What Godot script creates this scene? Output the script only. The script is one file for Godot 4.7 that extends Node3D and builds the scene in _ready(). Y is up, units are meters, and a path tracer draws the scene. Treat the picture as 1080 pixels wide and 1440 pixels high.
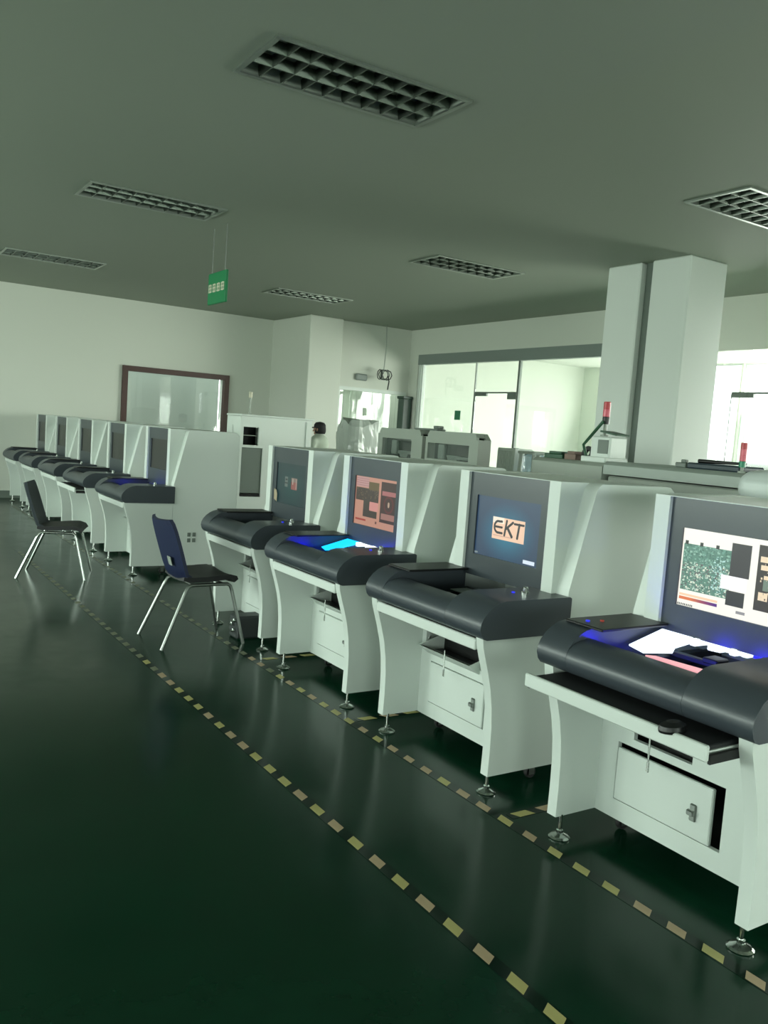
extends Node3D
# An electronics workshop: two runs of white inspection machines beside a green epoxy aisle.
# x runs from the aisle to the machines, y up, -z away along the aisle.

class Shape:
	var v := PackedVector3Array()
	var n := PackedVector3Array()
	var t := PackedVector2Array()

	func tri(a: Vector3, b: Vector3, c: Vector3, na: Vector3, nb: Vector3, nc: Vector3, ua := Vector2.ZERO, ub := Vector2.ZERO, uc := Vector2.ZERO) -> void:
		if (b - a).cross(c - a).dot(na + nb + nc) > 0.0:
			v.append_array([a, c, b]); n.append_array([na, nc, nb]); t.append_array([ua, uc, ub])
		else:
			v.append_array([a, b, c]); n.append_array([na, nb, nc]); t.append_array([ua, ub, uc])

	func face(p: Array, nn: Vector3) -> void:
		for i in range(1, p.size() - 1):
			tri(p[0], p[i], p[i + 1], nn, nn, nn)

	# picture: p = top left, top right, bottom right, bottom left
	func picture(p: Array, nn: Vector3) -> void:
		tri(p[0], p[1], p[2], nn, nn, nn, Vector2(0, 0), Vector2(1, 0), Vector2(1, 1))
		tri(p[0], p[2], p[3], nn, nn, nn, Vector2(0, 0), Vector2(1, 1), Vector2(0, 1))

	func box(c: Vector3, s: Vector3, b := 0.0, r := Basis.IDENTITY) -> Shape:
		var h := s * 0.5
		b = minf(b, minf(h.x, minf(h.y, h.z)) * 0.9)
		for ax in 3:
			var u := (ax + 1) % 3
			var w := (ax + 2) % 3
			for sg in [-1.0, 1.0]:
				var p := []
				for k in [[-1, -1], [1, -1], [1, 1], [-1, 1]]:
					var q := Vector3.ZERO
					q[ax] = sg * h[ax]; q[u] = k[0] * (h[u] - b); q[w] = k[1] * (h[w] - b)
					p.append(c + r * q)
				var nn := Vector3.ZERO
				nn[ax] = sg
				face(p, r * nn)
			if b > 0.0:
				for su in [-1.0, 1.0]:
					for sw in [-1.0, 1.0]:
						var p := []
						for k in [[-1, 0], [1, 0], [1, 1], [-1, 1]]:
							var q := Vector3.ZERO
							q[ax] = k[0] * (h[ax] - b)
							q[u] = su * (h[u] - (b if k[1] == 0 else 0.0))
							q[w] = sw * (h[w] - (0.0 if k[1] == 0 else b))
							p.append(c + r * q)
						var nn := Vector3.ZERO
						nn[u] = su; nn[w] = sw
						face(p, r * nn.normalized())
		if b > 0.0:
			for sx in [-1.0, 1.0]:
				for sy in [-1.0, 1.0]:
					for sz in [-1.0, 1.0]:
						face([c + r * Vector3(sx * h.x, sy * (h.y - b), sz * (h.z - b)), c + r * Vector3(sx * (h.x - b), sy * h.y, sz * (h.z - b)), c + r * Vector3(sx * (h.x - b), sy * (h.y - b), sz * h.z)], r * Vector3(sx, sy, sz).normalized())
		return self

	# a box from corner to corner
	func span(a: Vector3, b: Vector3, bev := 0.0) -> Shape:
		return box((a + b) * 0.5, (b - a).abs(), bev)

	# polygon in the plane of ax, ay pushed along az from w0 to w1
	func prism(poly: PackedVector2Array, o: Vector3, ax: Vector3, ay: Vector3, az: Vector3, w0: float, w1: float, soft := 0.75) -> Shape:
		var idx := Geometry2D.triangulate_polygon(poly)
		for e in [[w0, -1.0], [w1, 1.0]]:
			for i in range(0, idx.size(), 3):
				var p := []
				for k in 3:
					var q := poly[idx[i + k]]
					p.append(o + ax * q.x + ay * q.y + az * float(e[0]))
				face(p, az * float(e[1]))
		var m := poly.size()
		var area := 0.0
		for i in m:
			area += poly[i].cross(poly[(i + 1) % m])
		var en := []
		for i in m:
			var d := (poly[(i + 1) % m] - poly[i]).normalized()
			en.append(Vector2(d.y, -d.x) * signf(area))
		for i in m:
			var j := (i + 1) % m
			var n0: Vector2 = en[i]
			var n1: Vector2 = en[i]
			var pre: Vector2 = en[(i + m - 1) % m]
			var nxt: Vector2 = en[j]
			if n0.dot(pre) > soft: n0 = (n0 + pre).normalized()
			if n1.dot(nxt) > soft: n1 = (n1 + nxt).normalized()
			var a := o + ax * poly[i].x + ay * poly[i].y
			var b := o + ax * poly[j].x + ay * poly[j].y
			var m0 := ax * n0.x + ay * n0.y
			var m1 := ax * n1.x + ay * n1.y
			tri(a + az * w0, b + az * w0, b + az * w1, m0, m1, m1)
			tri(a + az * w0, b + az * w1, a + az * w1, m0, m1, m0)
		return self

	func tube(p: Array, r: float, seg := 10, r2 := -1.0) -> Shape:
		var rings := []
		var norms := []
		var up := Vector3(0.13, 0.97, 0.21).normalized()
		for i in p.size():
			var d: Vector3 = (p[mini(i + 1, p.size() - 1)] - p[maxi(i - 1, 0)]).normalized()
			if absf(d.dot(up)) > 0.95: up = Vector3(0.9, 0.1, 0.4).normalized()
			var s := d.cross(up).normalized()
			var w := s.cross(d).normalized()
			up = w
			var rr := r if r2 < 0.0 else lerpf(r, r2, float(i) / float(p.size() - 1))
			var a := []
			var b := []
			for k in seg:
				var g := TAU * k / seg
				var q := s * cos(g) + w * sin(g)
				a.append(p[i] + q * rr); b.append(q)
			rings.append(a); norms.append(b)
		for i in p.size() - 1:
			for k in seg:
				var l := (k + 1) % seg
				tri(rings[i][k], rings[i][l], rings[i + 1][l], norms[i][k], norms[i][l], norms[i + 1][l])
				tri(rings[i][k], rings[i + 1][l], rings[i + 1][k], norms[i][k], norms[i + 1][l], norms[i + 1][k])
		face(rings[0], (p[0] - p[1]).normalized())
		face(rings[-1], (p[-1] - p[-2]).normalized())
		return self

	# pr = [radius, height] points; turned about the y of b at o
	func lathe(pr: Array, o: Vector3, seg := 16, b := Basis.IDENTITY) -> Shape:
		for i in pr.size() - 1:
			var d: Vector2 = (pr[i + 1] - pr[i]).normalized()
			for k in seg:
				var g0 := TAU * k / seg
				var g1 := TAU * (k + 1) / seg
				var c0 := Vector3(cos(g0), 0, sin(g0))
				var c1 := Vector3(cos(g1), 0, sin(g1))
				var n0 := b * (c0 * d.y + Vector3(0, -d.x, 0))
				var n1 := b * (c1 * d.y + Vector3(0, -d.x, 0))
				var a0: Vector3 = o + b * (c0 * pr[i].x + Vector3(0, pr[i].y, 0))
				var a1: Vector3 = o + b * (c1 * pr[i].x + Vector3(0, pr[i].y, 0))
				var b0: Vector3 = o + b * (c0 * pr[i + 1].x + Vector3(0, pr[i + 1].y, 0))
				var b1: Vector3 = o + b * (c1 * pr[i + 1].x + Vector3(0, pr[i + 1].y, 0))
				if pr[i].x > 1e-5: tri(a0, a1, b1, n0, n1, n1)
				if pr[i + 1].x > 1e-5: tri(a0, b1, b0, n0, n1, n0)
		return self

	# slab in u, v with rectangular openings [u0, v0, u1, v1]
	func holed(o: Vector3, u: Vector3, w: Vector3, th: Vector3, r: Array, holes: Array) -> Shape:
		var us := [r[0], r[2]]
		var vs := [r[1], r[3]]
		for h in holes:
			us.append_array([h[0], h[2]]); vs.append_array([h[1], h[3]])
		us = us.filter(func(x): return x >= r[0] and x <= r[2])
		vs = vs.filter(func(x): return x >= r[1] and x <= r[3])
		us.sort(); vs.sort()
		var full := func(i: int, j: int) -> bool:
			if i < 0 or j < 0 or i >= us.size() - 1 or j >= vs.size() - 1: return false
			var cu: float = (us[i] + us[i + 1]) * 0.5
			var cv: float = (vs[j] + vs[j + 1]) * 0.5
			if us[i + 1] - us[i] < 1e-6 or vs[j + 1] - vs[j] < 1e-6: return false
			for h in holes:
				if cu > h[0] and cu < h[2] and cv > h[1] and cv < h[3]: return false
			return true
		for side in [0, 1]:
			var a := us
			var _b := vs
			for i in a.size() - 1:
				for j in vs.size() - 1:
					if side == 1 or not full.call(i, j): continue
					var p00: Vector3 = o + u * us[i] + w * vs[j]
					var p10: Vector3 = o + u * us[i + 1] + w * vs[j]
					var p11: Vector3 = o + u * us[i + 1] + w * vs[j + 1]
					var p01: Vector3 = o + u * us[i] + w * vs[j + 1]
					face([p00, p10, p11, p01], -th.normalized())
					face([p00 + th, p10 + th, p11 + th, p01 + th], th.normalized())
		for i in us.size() - 1:
			for j in vs.size() - 1:
				if not full.call(i, j): continue
				for e in [[-1, 0], [1, 0], [0, -1], [0, 1]]:
					if _solid(full, us, vs, i, j, e): continue
					var ua: float = us[i] if e[0] <= 0 else us[i + 1]
					var ub: float = us[i + 1] if e[0] >= 0 else us[i]
					var va: float = vs[j] if e[1] <= 0 else vs[j + 1]
					var vb: float = vs[j + 1] if e[1] >= 0 else vs[j]
					var p := o + u * ua + w * va
					var q := o + u * ub + w * vb
					face([p, q, q + th, p + th], (u * float(e[0]) + w * float(e[1])).normalized())
		return self

	func _solid(full: Callable, us: Array, vs: Array, i: int, j: int, e: Array) -> bool:
		var a := i + int(e[0])
		var b := j + int(e[1])
		while a >= 0 and a < us.size() - 1 and us[a + 1] - us[a] < 1e-6: a += int(e[0])
		while b >= 0 and b < vs.size() - 1 and vs[b + 1] - vs[b] < 1e-6: b += int(e[1])
		return full.call(a, b)

	# rows of [centre, side vector (half width), normal], given a thickness
	func sheet(rows: Array, th: float, cols := 6, bend := 0.0) -> Shape:
		var grid := func(s: float) -> Array:
			var out := []
			for r in rows:
				var line := []
				for k in cols + 1:
					var f := 2.0 * k / cols - 1.0
					line.append(r[0] + r[1] * f + r[2] * (s * th * 0.5 + bend * f * f))
				out.append(line)
			return out
		var f0: Array = grid.call(1.0)
		var f1: Array = grid.call(-1.0)
		for g in [[f0, 1.0], [f1, -1.0]]:
			var q: Array = g[0]
			for i in rows.size() - 1:
				for k in cols:
					var m0: Vector3 = rows[i][2] * g[1]
					var m1: Vector3 = rows[i + 1][2] * g[1]
					tri(q[i][k], q[i][k + 1], q[i + 1][k + 1], m0, m0, m1)
					tri(q[i][k], q[i + 1][k + 1], q[i + 1][k], m0, m1, m1)
		for i in rows.size() - 1:
			for k in [0, cols]:
				var nn: Vector3 = rows[i][1].normalized() * (1.0 if k else -1.0)
				face([f0[i][k], f0[i + 1][k], f1[i + 1][k], f1[i][k]], nn)
		for i in [0, rows.size() - 1]:
			var other: int = 1 if i == 0 else rows.size() - 2
			var nn: Vector3 = (rows[i][0] - rows[other][0]).normalized()
			for k in cols:
				face([f0[i][k], f0[i][k + 1], f1[i][k + 1], f1[i][k]], nn)
		return self

	func mesh() -> ArrayMesh:
		var a := []
		a.resize(Mesh.ARRAY_MAX)
		a[Mesh.ARRAY_VERTEX] = v; a[Mesh.ARRAY_NORMAL] = n; a[Mesh.ARRAY_TEX_UV] = t
		var m := ArrayMesh.new()
		m.add_surface_from_arrays(Mesh.PRIMITIVE_TRIANGLES, a)
		return m


var rng := RandomNumberGenerator.new()
var used := {}
const X := Vector3(1, 0, 0)
const Y := Vector3(0, 1, 0)
const Z := Vector3(0, 0, 1)
const H := 3.4           # ceiling height

func numbered(called: String) -> String:
	var k: int = used.get(called, 0)
	used[called] = k + 1
	return called if k == 0 else "%s_%03d" % [called, k]

func mat(called: String, c: Color, rough := 0.5, metal := 0.0, spec := 0.5) -> StandardMaterial3D:
	var m := StandardMaterial3D.new()
	m.resource_name = called
	m.albedo_color = c; m.roughness = rough; m.metallic = metal; m.metallic_specular = spec
	return m

func glow(called: String, c: Color, e: float, tex: Texture2D = null) -> StandardMaterial3D:
	var m := mat(called, Color(0.03, 0.03, 0.035), 0.35)
	m.emission_enabled = true
	m.emission = c
	m.emission_energy_multiplier = e
	if tex:
		m.emission = Color.WHITE
		m.emission_operator = BaseMaterial3D.EMISSION_OP_MULTIPLY
		m.emission_texture = tex
	return m

func pane_mat(called: String, c: Color, a: float) -> StandardMaterial3D:
	var m := mat(called, Color(c.r, c.g, c.b, a), 0.02)
	m.transparency = BaseMaterial3D.TRANSPARENCY_ALPHA
	return m

func obj(called: String, s: Shape, m: Material, parent: Node = null) -> MeshInstance3D:
	var o := MeshInstance3D.new()
	o.mesh = s.mesh()
	o.material_override = m
	o.cast_shadow = GeometryInstance3D.SHADOW_CASTING_SETTING_ON
	if parent:
		o.name = called
		parent.add_child(o, true)
	else:
		o.name = numbered(called)
		add_child(o)
	return o

func tag(o: Node, label: String, category: String, group := "") -> Node:
	o.set_meta("label", label)
	o.set_meta("category", category)
	if group: o.set_meta("group", group)
	return o

func thing(called: String, label: String, category: String, at := Vector3.ZERO, turn := 0.0, group := "") -> Node3D:
	var o := Node3D.new()
	o.name = numbered(called)
	add_child(o)
	o.position = at
	o.rotation.y = turn
	tag(o, label, category, group)
	return o

func struct(called: String, s: Shape, m: Material, label := "") -> MeshInstance3D:
	var o := obj(called, s, m)
	o.set_meta("kind", "structure")
	if label: o.set_meta("label", label)
	return o

func area(called: String, at: Vector3, towards: Vector3, size: Vector2, energy: float, c: Color) -> void:
	var l := AreaLight3D.new()
	l.name = numbered(called)
	add_child(l)
	l.look_at_from_position(at, at + towards, Vector3(0, 1, 0.01))
	l.area_size = size
	l.light_energy = energy
	l.light_color = c
	l.shadow_enabled = true
	l.area_range = 60.0

func omni(parent: Node, at: Vector3, c: Color, e: float, size := 0.03) -> void:
	var l := OmniLight3D.new()
	l.name = "lamp_light"
	parent.add_child(l, true)
	l.position = at
	l.light_color = c
	l.light_energy = e
	l.light_size = size
	l.omni_range = 20.0
	l.omni_attenuation = 2.0
	l.shadow_enabled = true

# ---------------------------------------------------------------- pictures for the screens
func rect(im: Image, u0: float, v0: float, u1: float, v1: float, c: Color) -> void:
	var w := im.get_width()
	var h := im.get_height()
	im.fill_rect(Rect2i(int(u0 * w), int(v0 * h), maxi(1, int((u1 - u0) * w)), maxi(1, int((v1 - v0) * h))), c)

func speckle(im: Image, u0: float, v0: float, u1: float, v1: float, cols: Array, count: int, most := 0.03) -> void:
	for i in count:
		var w := rng.randf_range(0.006, most)
		var h := rng.randf_range(0.008, most * 1.3)
		var u := rng.randf_range(u0, u1 - w)
		var q := rng.randf_range(v0, v1 - h)
		rect(im, u, q, u + w, q + h, cols[rng.randi() % cols.size()])

func stroke(im: Image, a: Vector2, b: Vector2, r: float, c: Color) -> void:
	var lo := a.min(b) - Vector2(r, r)
	var hi := a.max(b) + Vector2(r, r)
	for y in range(maxi(0, int(lo.y)), mini(im.get_height(), int(hi.y) + 1)):
		for x in range(maxi(0, int(lo.x)), mini(im.get_width(), int(hi.x) + 1)):
			var p := Vector2(x, y)
			if Geometry2D.get_closest_point_to_segment(p, a, b).distance_to(p) <= r: im.set_pixel(x, y, c)

func tex(im: Image) -> ImageTexture:
	return ImageTexture.create_from_image(im)

func screen_board() -> ImageTexture:      # white interface with a green circuit board picture
	var im := Image.create(512, 320, false, Image.FORMAT_RGB8)
	im.fill(Color(0.98, 0.97, 0.92))
	rect(im, 0.02, 0.2, 0.47, 0.79, Color(0.33, 0.52, 0.45))
	speckle(im, 0.02, 0.2, 0.47, 0.5, [Color(0.24, 0.42, 0.36), Color(0.55, 0.72, 0.65), Color(0.4, 0.6, 0.53), Color(0.3, 0.47, 0.42)], 420, 0.025)
	speckle(im, 0.02, 0.42, 0.47, 0.79, [Color(0.72, 0.82, 0.76), Color(0.28, 0.42, 0.37), Color(0.85, 0.88, 0.8), Color(0.4, 0.56, 0.5), Color(0.36, 0.36, 0.36)], 620, 0.022)
	speckle(im, 0.3, 0.3, 0.44, 0.75, [Color(0.7, 0.85, 0.83), Color(0.3, 0.5, 0.46)], 120, 0.02)
	for u in [0.03, 0.17, 0.32]:
		rect(im, u, 0.165, u + 0.03, 0.215, Color(0.1, 0.12, 0.11))
	rect(im, 0.46, 0.1, 0.63, 0.5, Color(0.17, 0.16, 0.18))
	rect(im, 0.39, 0.5, 0.62, 0.67, Color(1, 1, 1))
	rect(im, 0.45, 0.68, 0.61, 0.86, Color(0.14, 0.14, 0.15))
	rect(im, 0.69, 0.07, 1.0, 0.84, Color(0.17, 0.14, 0.13))
	for b in [[0.71, 0.2, 0.97, 0.27], [0.72, 0.3, 0.97, 0.36], [0.72, 0.62, 0.8, 0.72], [0.84, 0.6, 0.96, 0.73], [0.75, 0.42, 0.98, 0.47]]:
		rect(im, b[0], b[1], b[2], b[3], Color(0.93, 0.85, 0.72))
	rect(im, 0.75, 0.47, 0.96, 0.6, Color(0.42, 0.5, 0.44))
	speckle(im, 0.71, 0.18, 0.97, 0.74, [Color(0.2, 0.15, 0.12), Color(0.9, 0.82, 0.7), Color(0.6, 0.55, 0.48)], 70, 0.02)
	for i in 40:
		var f := i / 40.0
		rect(im, 0.02 + 0.36 * f, 0.875, 0.02 + 0.36 * (f + 0.03), 0.915, Color(0.86, 0.45, 0.25).lerp(Color(0.3, 0.05, 0.5), clampf(f * 1.6 - 0.5, 0, 1)))
		rect(im, 0.02 + 0.36 * f, 0.835, 0.02 + 0.36 * (f + 0.03), 0.865, Color(0.98, 0.8, 0.66))
	for i in 9:
		rect(im, 0.01 + i * 0.017, 0.965, 0.02 + i * 0.017, 0.99, Color(0.2, 0.22, 0.24))
	rect(im, 0.55, 0.9, 0.63, 0.935, Color(0.55, 0.55, 0.55))
	return tex(im)

func screen_pink() -> ImageTexture:       # salmon interface with dark camera pictures
	var im := Image.create(512, 320, false, Image.FORMAT_RGB8)
	var pale := Color(0.76, 0.55, 0.47)
	im.fill(pale)
	rect(im, 0.02, 0.02, 0.33, 0.22, Color(0.74, 0.58, 0.56))
	for i in 4:
		rect(im, 0.02, 0.05 + 0.045 * i, 0.33, 0.062 + 0.045 * i, Color(0.62, 0.4, 0.42))
	rect(im, 0.02, 0.24, 0.58, 0.5, Color(0.25, 0.2, 0.17))
	rect(im, 0.33, 0.1, 0.58, 0.26, Color(0.38, 0.31, 0.18))
	rect(im, 0.22, 0.46, 0.38, 0.8, Color(0.24, 0.21, 0.18))
	rect(im, 0.22, 0.68, 0.56, 0.82, Color(0.22, 0.18, 0.15))
	rect(im, 0.37, 0.5, 0.58, 0.67, Color(0.82, 0.56, 0.53))
	speckle(im, 0.03, 0.24, 0.57, 0.48, [Color(0.33, 0.27, 0.22), Color(0.2, 0.15, 0.14), Color(0.4, 0.33, 0.25)], 90, 0.03)
	rect(im, 0.63, 0.06, 0.98, 0.86, Color(0.23, 0.13, 0.12))
	rect(im, 0.66, 0.24, 0.98, 0.33, Color(0.66, 0.4, 0.4))
	rect(im, 0.66, 0.68, 0.97, 0.8, Color(0.62, 0.44, 0.4))
	for i in 44:
		var g := TAU * i / 44.0
		stroke(im, Vector2(420 + cos(g) * 52, 158 + sin(g) * 48), Vector2(420 + cos(g + 0.2) * 52, 158 + sin(g + 0.2) * 48), 7, Color(0.36, 0.12, 0.13))
	stroke(im, Vector2(420, 150), Vector2(420, 165), 10, Color(0.75, 0.65, 0.55))
	rect(im, 0.04, 0.87, 0.3, 0.91, Color(0.62, 0.2, 0.17))
	rect(im, 0.53, 0.87, 0.57, 0.92, Color(0.4, 0.25, 0.22))
	return tex(im)

func screen_blue(dim: bool) -> ImageTexture:   # blue desktop with a cream sign in the middle
	var w := 512
	var h := 352
	var im := Image.create(w, h, false, Image.FORMAT_RGB8)
	for y in h:
		for x in w:
			var p := Vector2((x / float(w) - 0.5) * 1.35, (y / float(h) - 0.56) * 1.2)
			var f := clampf(1.0 - p.length() * 1.65, 0.0, 1.0)
			var c := Color(0.13, 0.23, 0.34).lerp(Color(0.1, 0.48, 0.58), f)
			if dim: c = Color(0.13, 0.24, 0.25).lerp(Color(0.12, 0.3, 0.29), f)
			im.set_pixel(x, y, c)
	if dim:
		rect(im, 0.28, 0.33, 0.38, 0.58, Color(0.42, 0.48, 0.45))
		rect(im, 0.3, 0.38, 0.37, 0.42, Color(0.2, 0.22, 0.21))
		rect(im, 0.28, 0.47, 0.38, 0.5, Color(0.2, 0.22, 0.21))
		rect(im, 0.5, 0.36, 0.7, 0.62, Color(0.6, 0.36, 0.33))
		rect(im, 0.5, 0.34, 0.7, 0.44, Color(0.55, 0.5, 0.45))
		rect(im, 0.54, 0.36, 0.57, 0.5, Color(0.75, 0.72, 0.66))
		rect(im, 0.66, 0.36, 0.69, 0.6, Color(0.7, 0.62, 0.58))
		return tex(im)
	rect(im, 0.27, 0.32, 0.77, 0.68, Color(0.93, 0.78, 0.66))
	rect(im, 0.27, 0.32, 0.45, 0.42, Color(0.95, 0.9, 0.82))
	rect(im, 0.29, 0.61, 0.58, 0.63, Color(0.82, 0.66, 0.58))
	var ink := Color(0.13, 0.11, 0.14)
	var o := Vector2(0.27 * w, 0.32 * h)
	var s := Vector2(0.5 * w, 0.36 * h)
	var q := func(a: float, b: float) -> Vector2: return o + s * Vector2(a, b)
	var last: Vector2 = q.call(0.34, 0.2)
	for i in 13:   # rounded E
		var g := -PI * 0.5 - PI * i / 12.0
		var now: Vector2 = q.call(0.18 + cos(g) * 0.12, 0.43 + sin(g) * 0.26) if i > 0 else q.call(0.29, 0.17)
		if i > 0: stroke(im, last, now, 6.5, ink)
		last = now
	stroke(im, last, q.call(0.31, 0.69), 6.5, ink)
	stroke(im, q.call(0.09, 0.43), q.call(0.3, 0.43), 6, ink)
	stroke(im, q.call(0.44, 0.1), q.call(0.39, 0.76), 7, ink)
	stroke(im, q.call(0.63, 0.13), q.call(0.44, 0.44), 7, ink)
	stroke(im, q.call(0.47, 0.4), q.call(0.62, 0.76), 8.5, ink)
	stroke(im, q.call(0.68, 0.17), q.call(0.96, 0.17), 6, ink)
	stroke(im, q.call(0.83, 0.17), q.call(0.79, 0.78), 7.5, ink)
	rect(im, 0.78, 0.91, 0.95, 0.97, Color(0.85, 0.9, 0.95))
	rect(im, 0.0, 0.95, 0.06, 0.98, Color(0.5, 0.55, 0.55))
	return tex(im)

# ---------------------------------------------------------------- materials
var M := {}

func make_materials() -> void:
	M.white = mat("powder_coat", Color(0.83, 0.86, 0.835), 0.42)
	M.apron = M.white
	M.dark = mat("console_plastic", Color(0.235, 0.262, 0.285), 0.36)
	M.bezel = mat("bezel_plastic", Color(0.225, 0.255, 0.275), 0.3)
	M.well = mat("black_well", Color(0.05, 0.05, 0.055), 0.22)
	M.black = mat("black_plastic", Color(0.055, 0.06, 0.06), 0.4)
	M.matte = mat("black_mat", Color(0.1, 0.11, 0.115), 0.55)
	M.chrome = mat("chrome", Color(0.8, 0.82, 0.8), 0.16, 1.0)
	M.steel = mat("brushed_steel", Color(0.6, 0.62, 0.6), 0.35, 1.0)
	M.alu = mat("louver_aluminium", Color(0.4, 0.43, 0.4), 0.3, 1.0)
	M.rim = mat("fitting_rim", Color(0.66, 0.69, 0.66), 0.35, 1.0)
	M.note = mat("tan_note", Color(0.66, 0.6, 0.5), 0.8)
	M.sack = mat("pale_sack", Color(0.8, 0.83, 0.82), 0.4)
	M.rubber = mat("rubber", Color(0.06, 0.06, 0.06), 0.7)
	M.grey = mat("grey_paint", Color(0.6, 0.63, 0.59), 0.45)
	M.midgrey = mat("mid_grey_paint", Color(0.42, 0.46, 0.43), 0.45)
	M.offscreen = mat("screen_glass", Color(0.13, 0.13, 0.12), 0.3)
	M.navy = mat("navy_plastic", Color(0.1, 0.135, 0.26), 0.45)
	M.tealplastic = mat("dark_blue_plastic", Color(0.115, 0.16, 0.19), 0.45)
	M.seat = mat("black_vinyl", Color(0.085, 0.09, 0.1), 0.5)
	M.paper = mat("paper", Color(0.82, 0.8, 0.72), 0.8)
	M.wall = mat("wall_paint", Color(0.82, 0.835, 0.795), 0.75)
	M.pillar = mat("pillar_paint", Color(0.88, 0.9, 0.88), 0.55)
	M.lid = mat("grey_lid", Color(0.62, 0.66, 0.63), 0.4)
	M.band = mat("grey_fascia", Color(0.5, 0.54, 0.52), 0.5)
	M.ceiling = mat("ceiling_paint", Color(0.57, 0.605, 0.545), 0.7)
	M.wood = mat("brown_frame", Color(0.27, 0.17, 0.145), 0.45)
	M.green = mat("green_sign", Color(0.06, 0.5, 0.3), 0.45)
	M.sticker = mat("green_sticker", Color(0.16, 0.5, 0.36), 0.5)
	M.yellow = mat("tape_yellow", Color(0.66, 0.635, 0.4), 0.5)
	M.tan = mat("tape_faded", Color(0.66, 0.58, 0.46), 0.5)
	M.tape = mat("tape_black", Color(0.035, 0.12, 0.08), 0.16, 0.0, 0.32)
	M.worn = mat("tape_worn", Color(0.43, 0.45, 0.36), 0.5)
	M.pcb = mat("circuit_board", Color(0.12, 0.3, 0.2), 0.4)
	M.bluebutton = glow("blue_button_light", Color(0.15, 0.2, 1.0), 0.9)
	M.redbutton = mat("red_button", Color(0.7, 0.25, 0.2), 0.4)
	M.clear = pane_mat("clear_glass", Color(0.8, 0.95, 0.88), 0.02)
	M.filmed = pane_mat("filmed_glass", Color(0.8, 0.9, 0.82), 0.14)
	M.bluebottle = pane_mat("blue_bottle", Color(0.5, 0.7, 0.78), 0.5)
	M.film = mat("plastic_wrap", Color(0.72, 0.75, 0.72), 0.14)
	M.skin = mat("skin", Color(0.62, 0.47, 0.38), 0.6)
	M.cap = mat("dark_cap", Color(0.06, 0.065, 0.06), 0.8)
	M.smock = mat("pale_smock", Color(0.68, 0.72, 0.66), 0.8)
	M.red = mat("red_lens", Color(0.72, 0.12, 0.17), 0.3)
	M.pinkred = mat("pale_red_lens", Color(0.85, 0.35, 0.42), 0.3)
	M.greenlens = mat("green_lens", Color(0.1, 0.52, 0.38), 0.3)
	var nz := FastNoiseLite.new()
	nz.seed = 4
	nz.frequency = 0.012
	nz.fractal_octaves = 4
	var f := mat("green_epoxy", Color(1, 1, 1), 0.1, 0.0, 0.32)
	var im := Image.create(512, 512, false, Image.FORMAT_RGB8)
	var ro := Image.create(512, 512, false, Image.FORMAT_RGB8)
	for y in 512:
		for x in 512:
			var a := nz.get_noise_2d(x, y) * 0.5 + 0.5
			var b := nz.get_noise_2d(x * 5.0 + 900, y * 5.0) * 0.5 + 0.5
			im.set_pixel(x, y, Color(0.03, 0.175, 0.11).lerp(Color(0.04, 0.2, 0.13), a).darkened(0.12 * b))
			var r := 0.13 + 0.08 * a + 0.05 * b
			ro.set_pixel(x, y, Color(r, r, r))
	f.albedo_texture = tex(im)
	f.roughness = 1.0
	f.roughness_texture = tex(ro)
	f.roughness_texture_channel = BaseMaterial3D.TEXTURE_CHANNEL_RED
	f.uv1_triplanar = true
	f.uv1_world_triplanar = true
	f.uv1_scale = Vector3(0.25, 0.25, 0.25)
	M.floor = f
	M.screen_board = glow("screen_board_light", Color.WHITE, 1.0, screen_board())
	M.screen_pink = glow("screen_pink_light", Color.WHITE, 0.85, screen_pink())
	M.screen_blue = glow("screen_blue_light", Color.WHITE, 1.0, screen_blue(false))
	M.screen_dim = glow("screen_dim_light", Color.WHITE, 0.7, screen_blue(true))
	M.gleam_pink = glow("gleam_pink_glow", Color(1.0, 0.72, 0.74), 0.9)  # reflected streak on the well's lip, put into emission
	M.lit_white = glow("lit_white_glow", Color(0.9, 0.95, 1.0), 1.7)  # strong white light on board and parts, put into emission
	M.lit_cyan = glow("lit_cyan_glow", Color(0.1, 0.75, 1.0), 1.6)  # cyan light falling on the board, put into emission
	M.led_gleam_blue = glow("led_gleam_blue_glow", Color(0.1, 0.08, 1.0), 1.5)  # blue LED strips, also the blue gleam painted into the well

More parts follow.
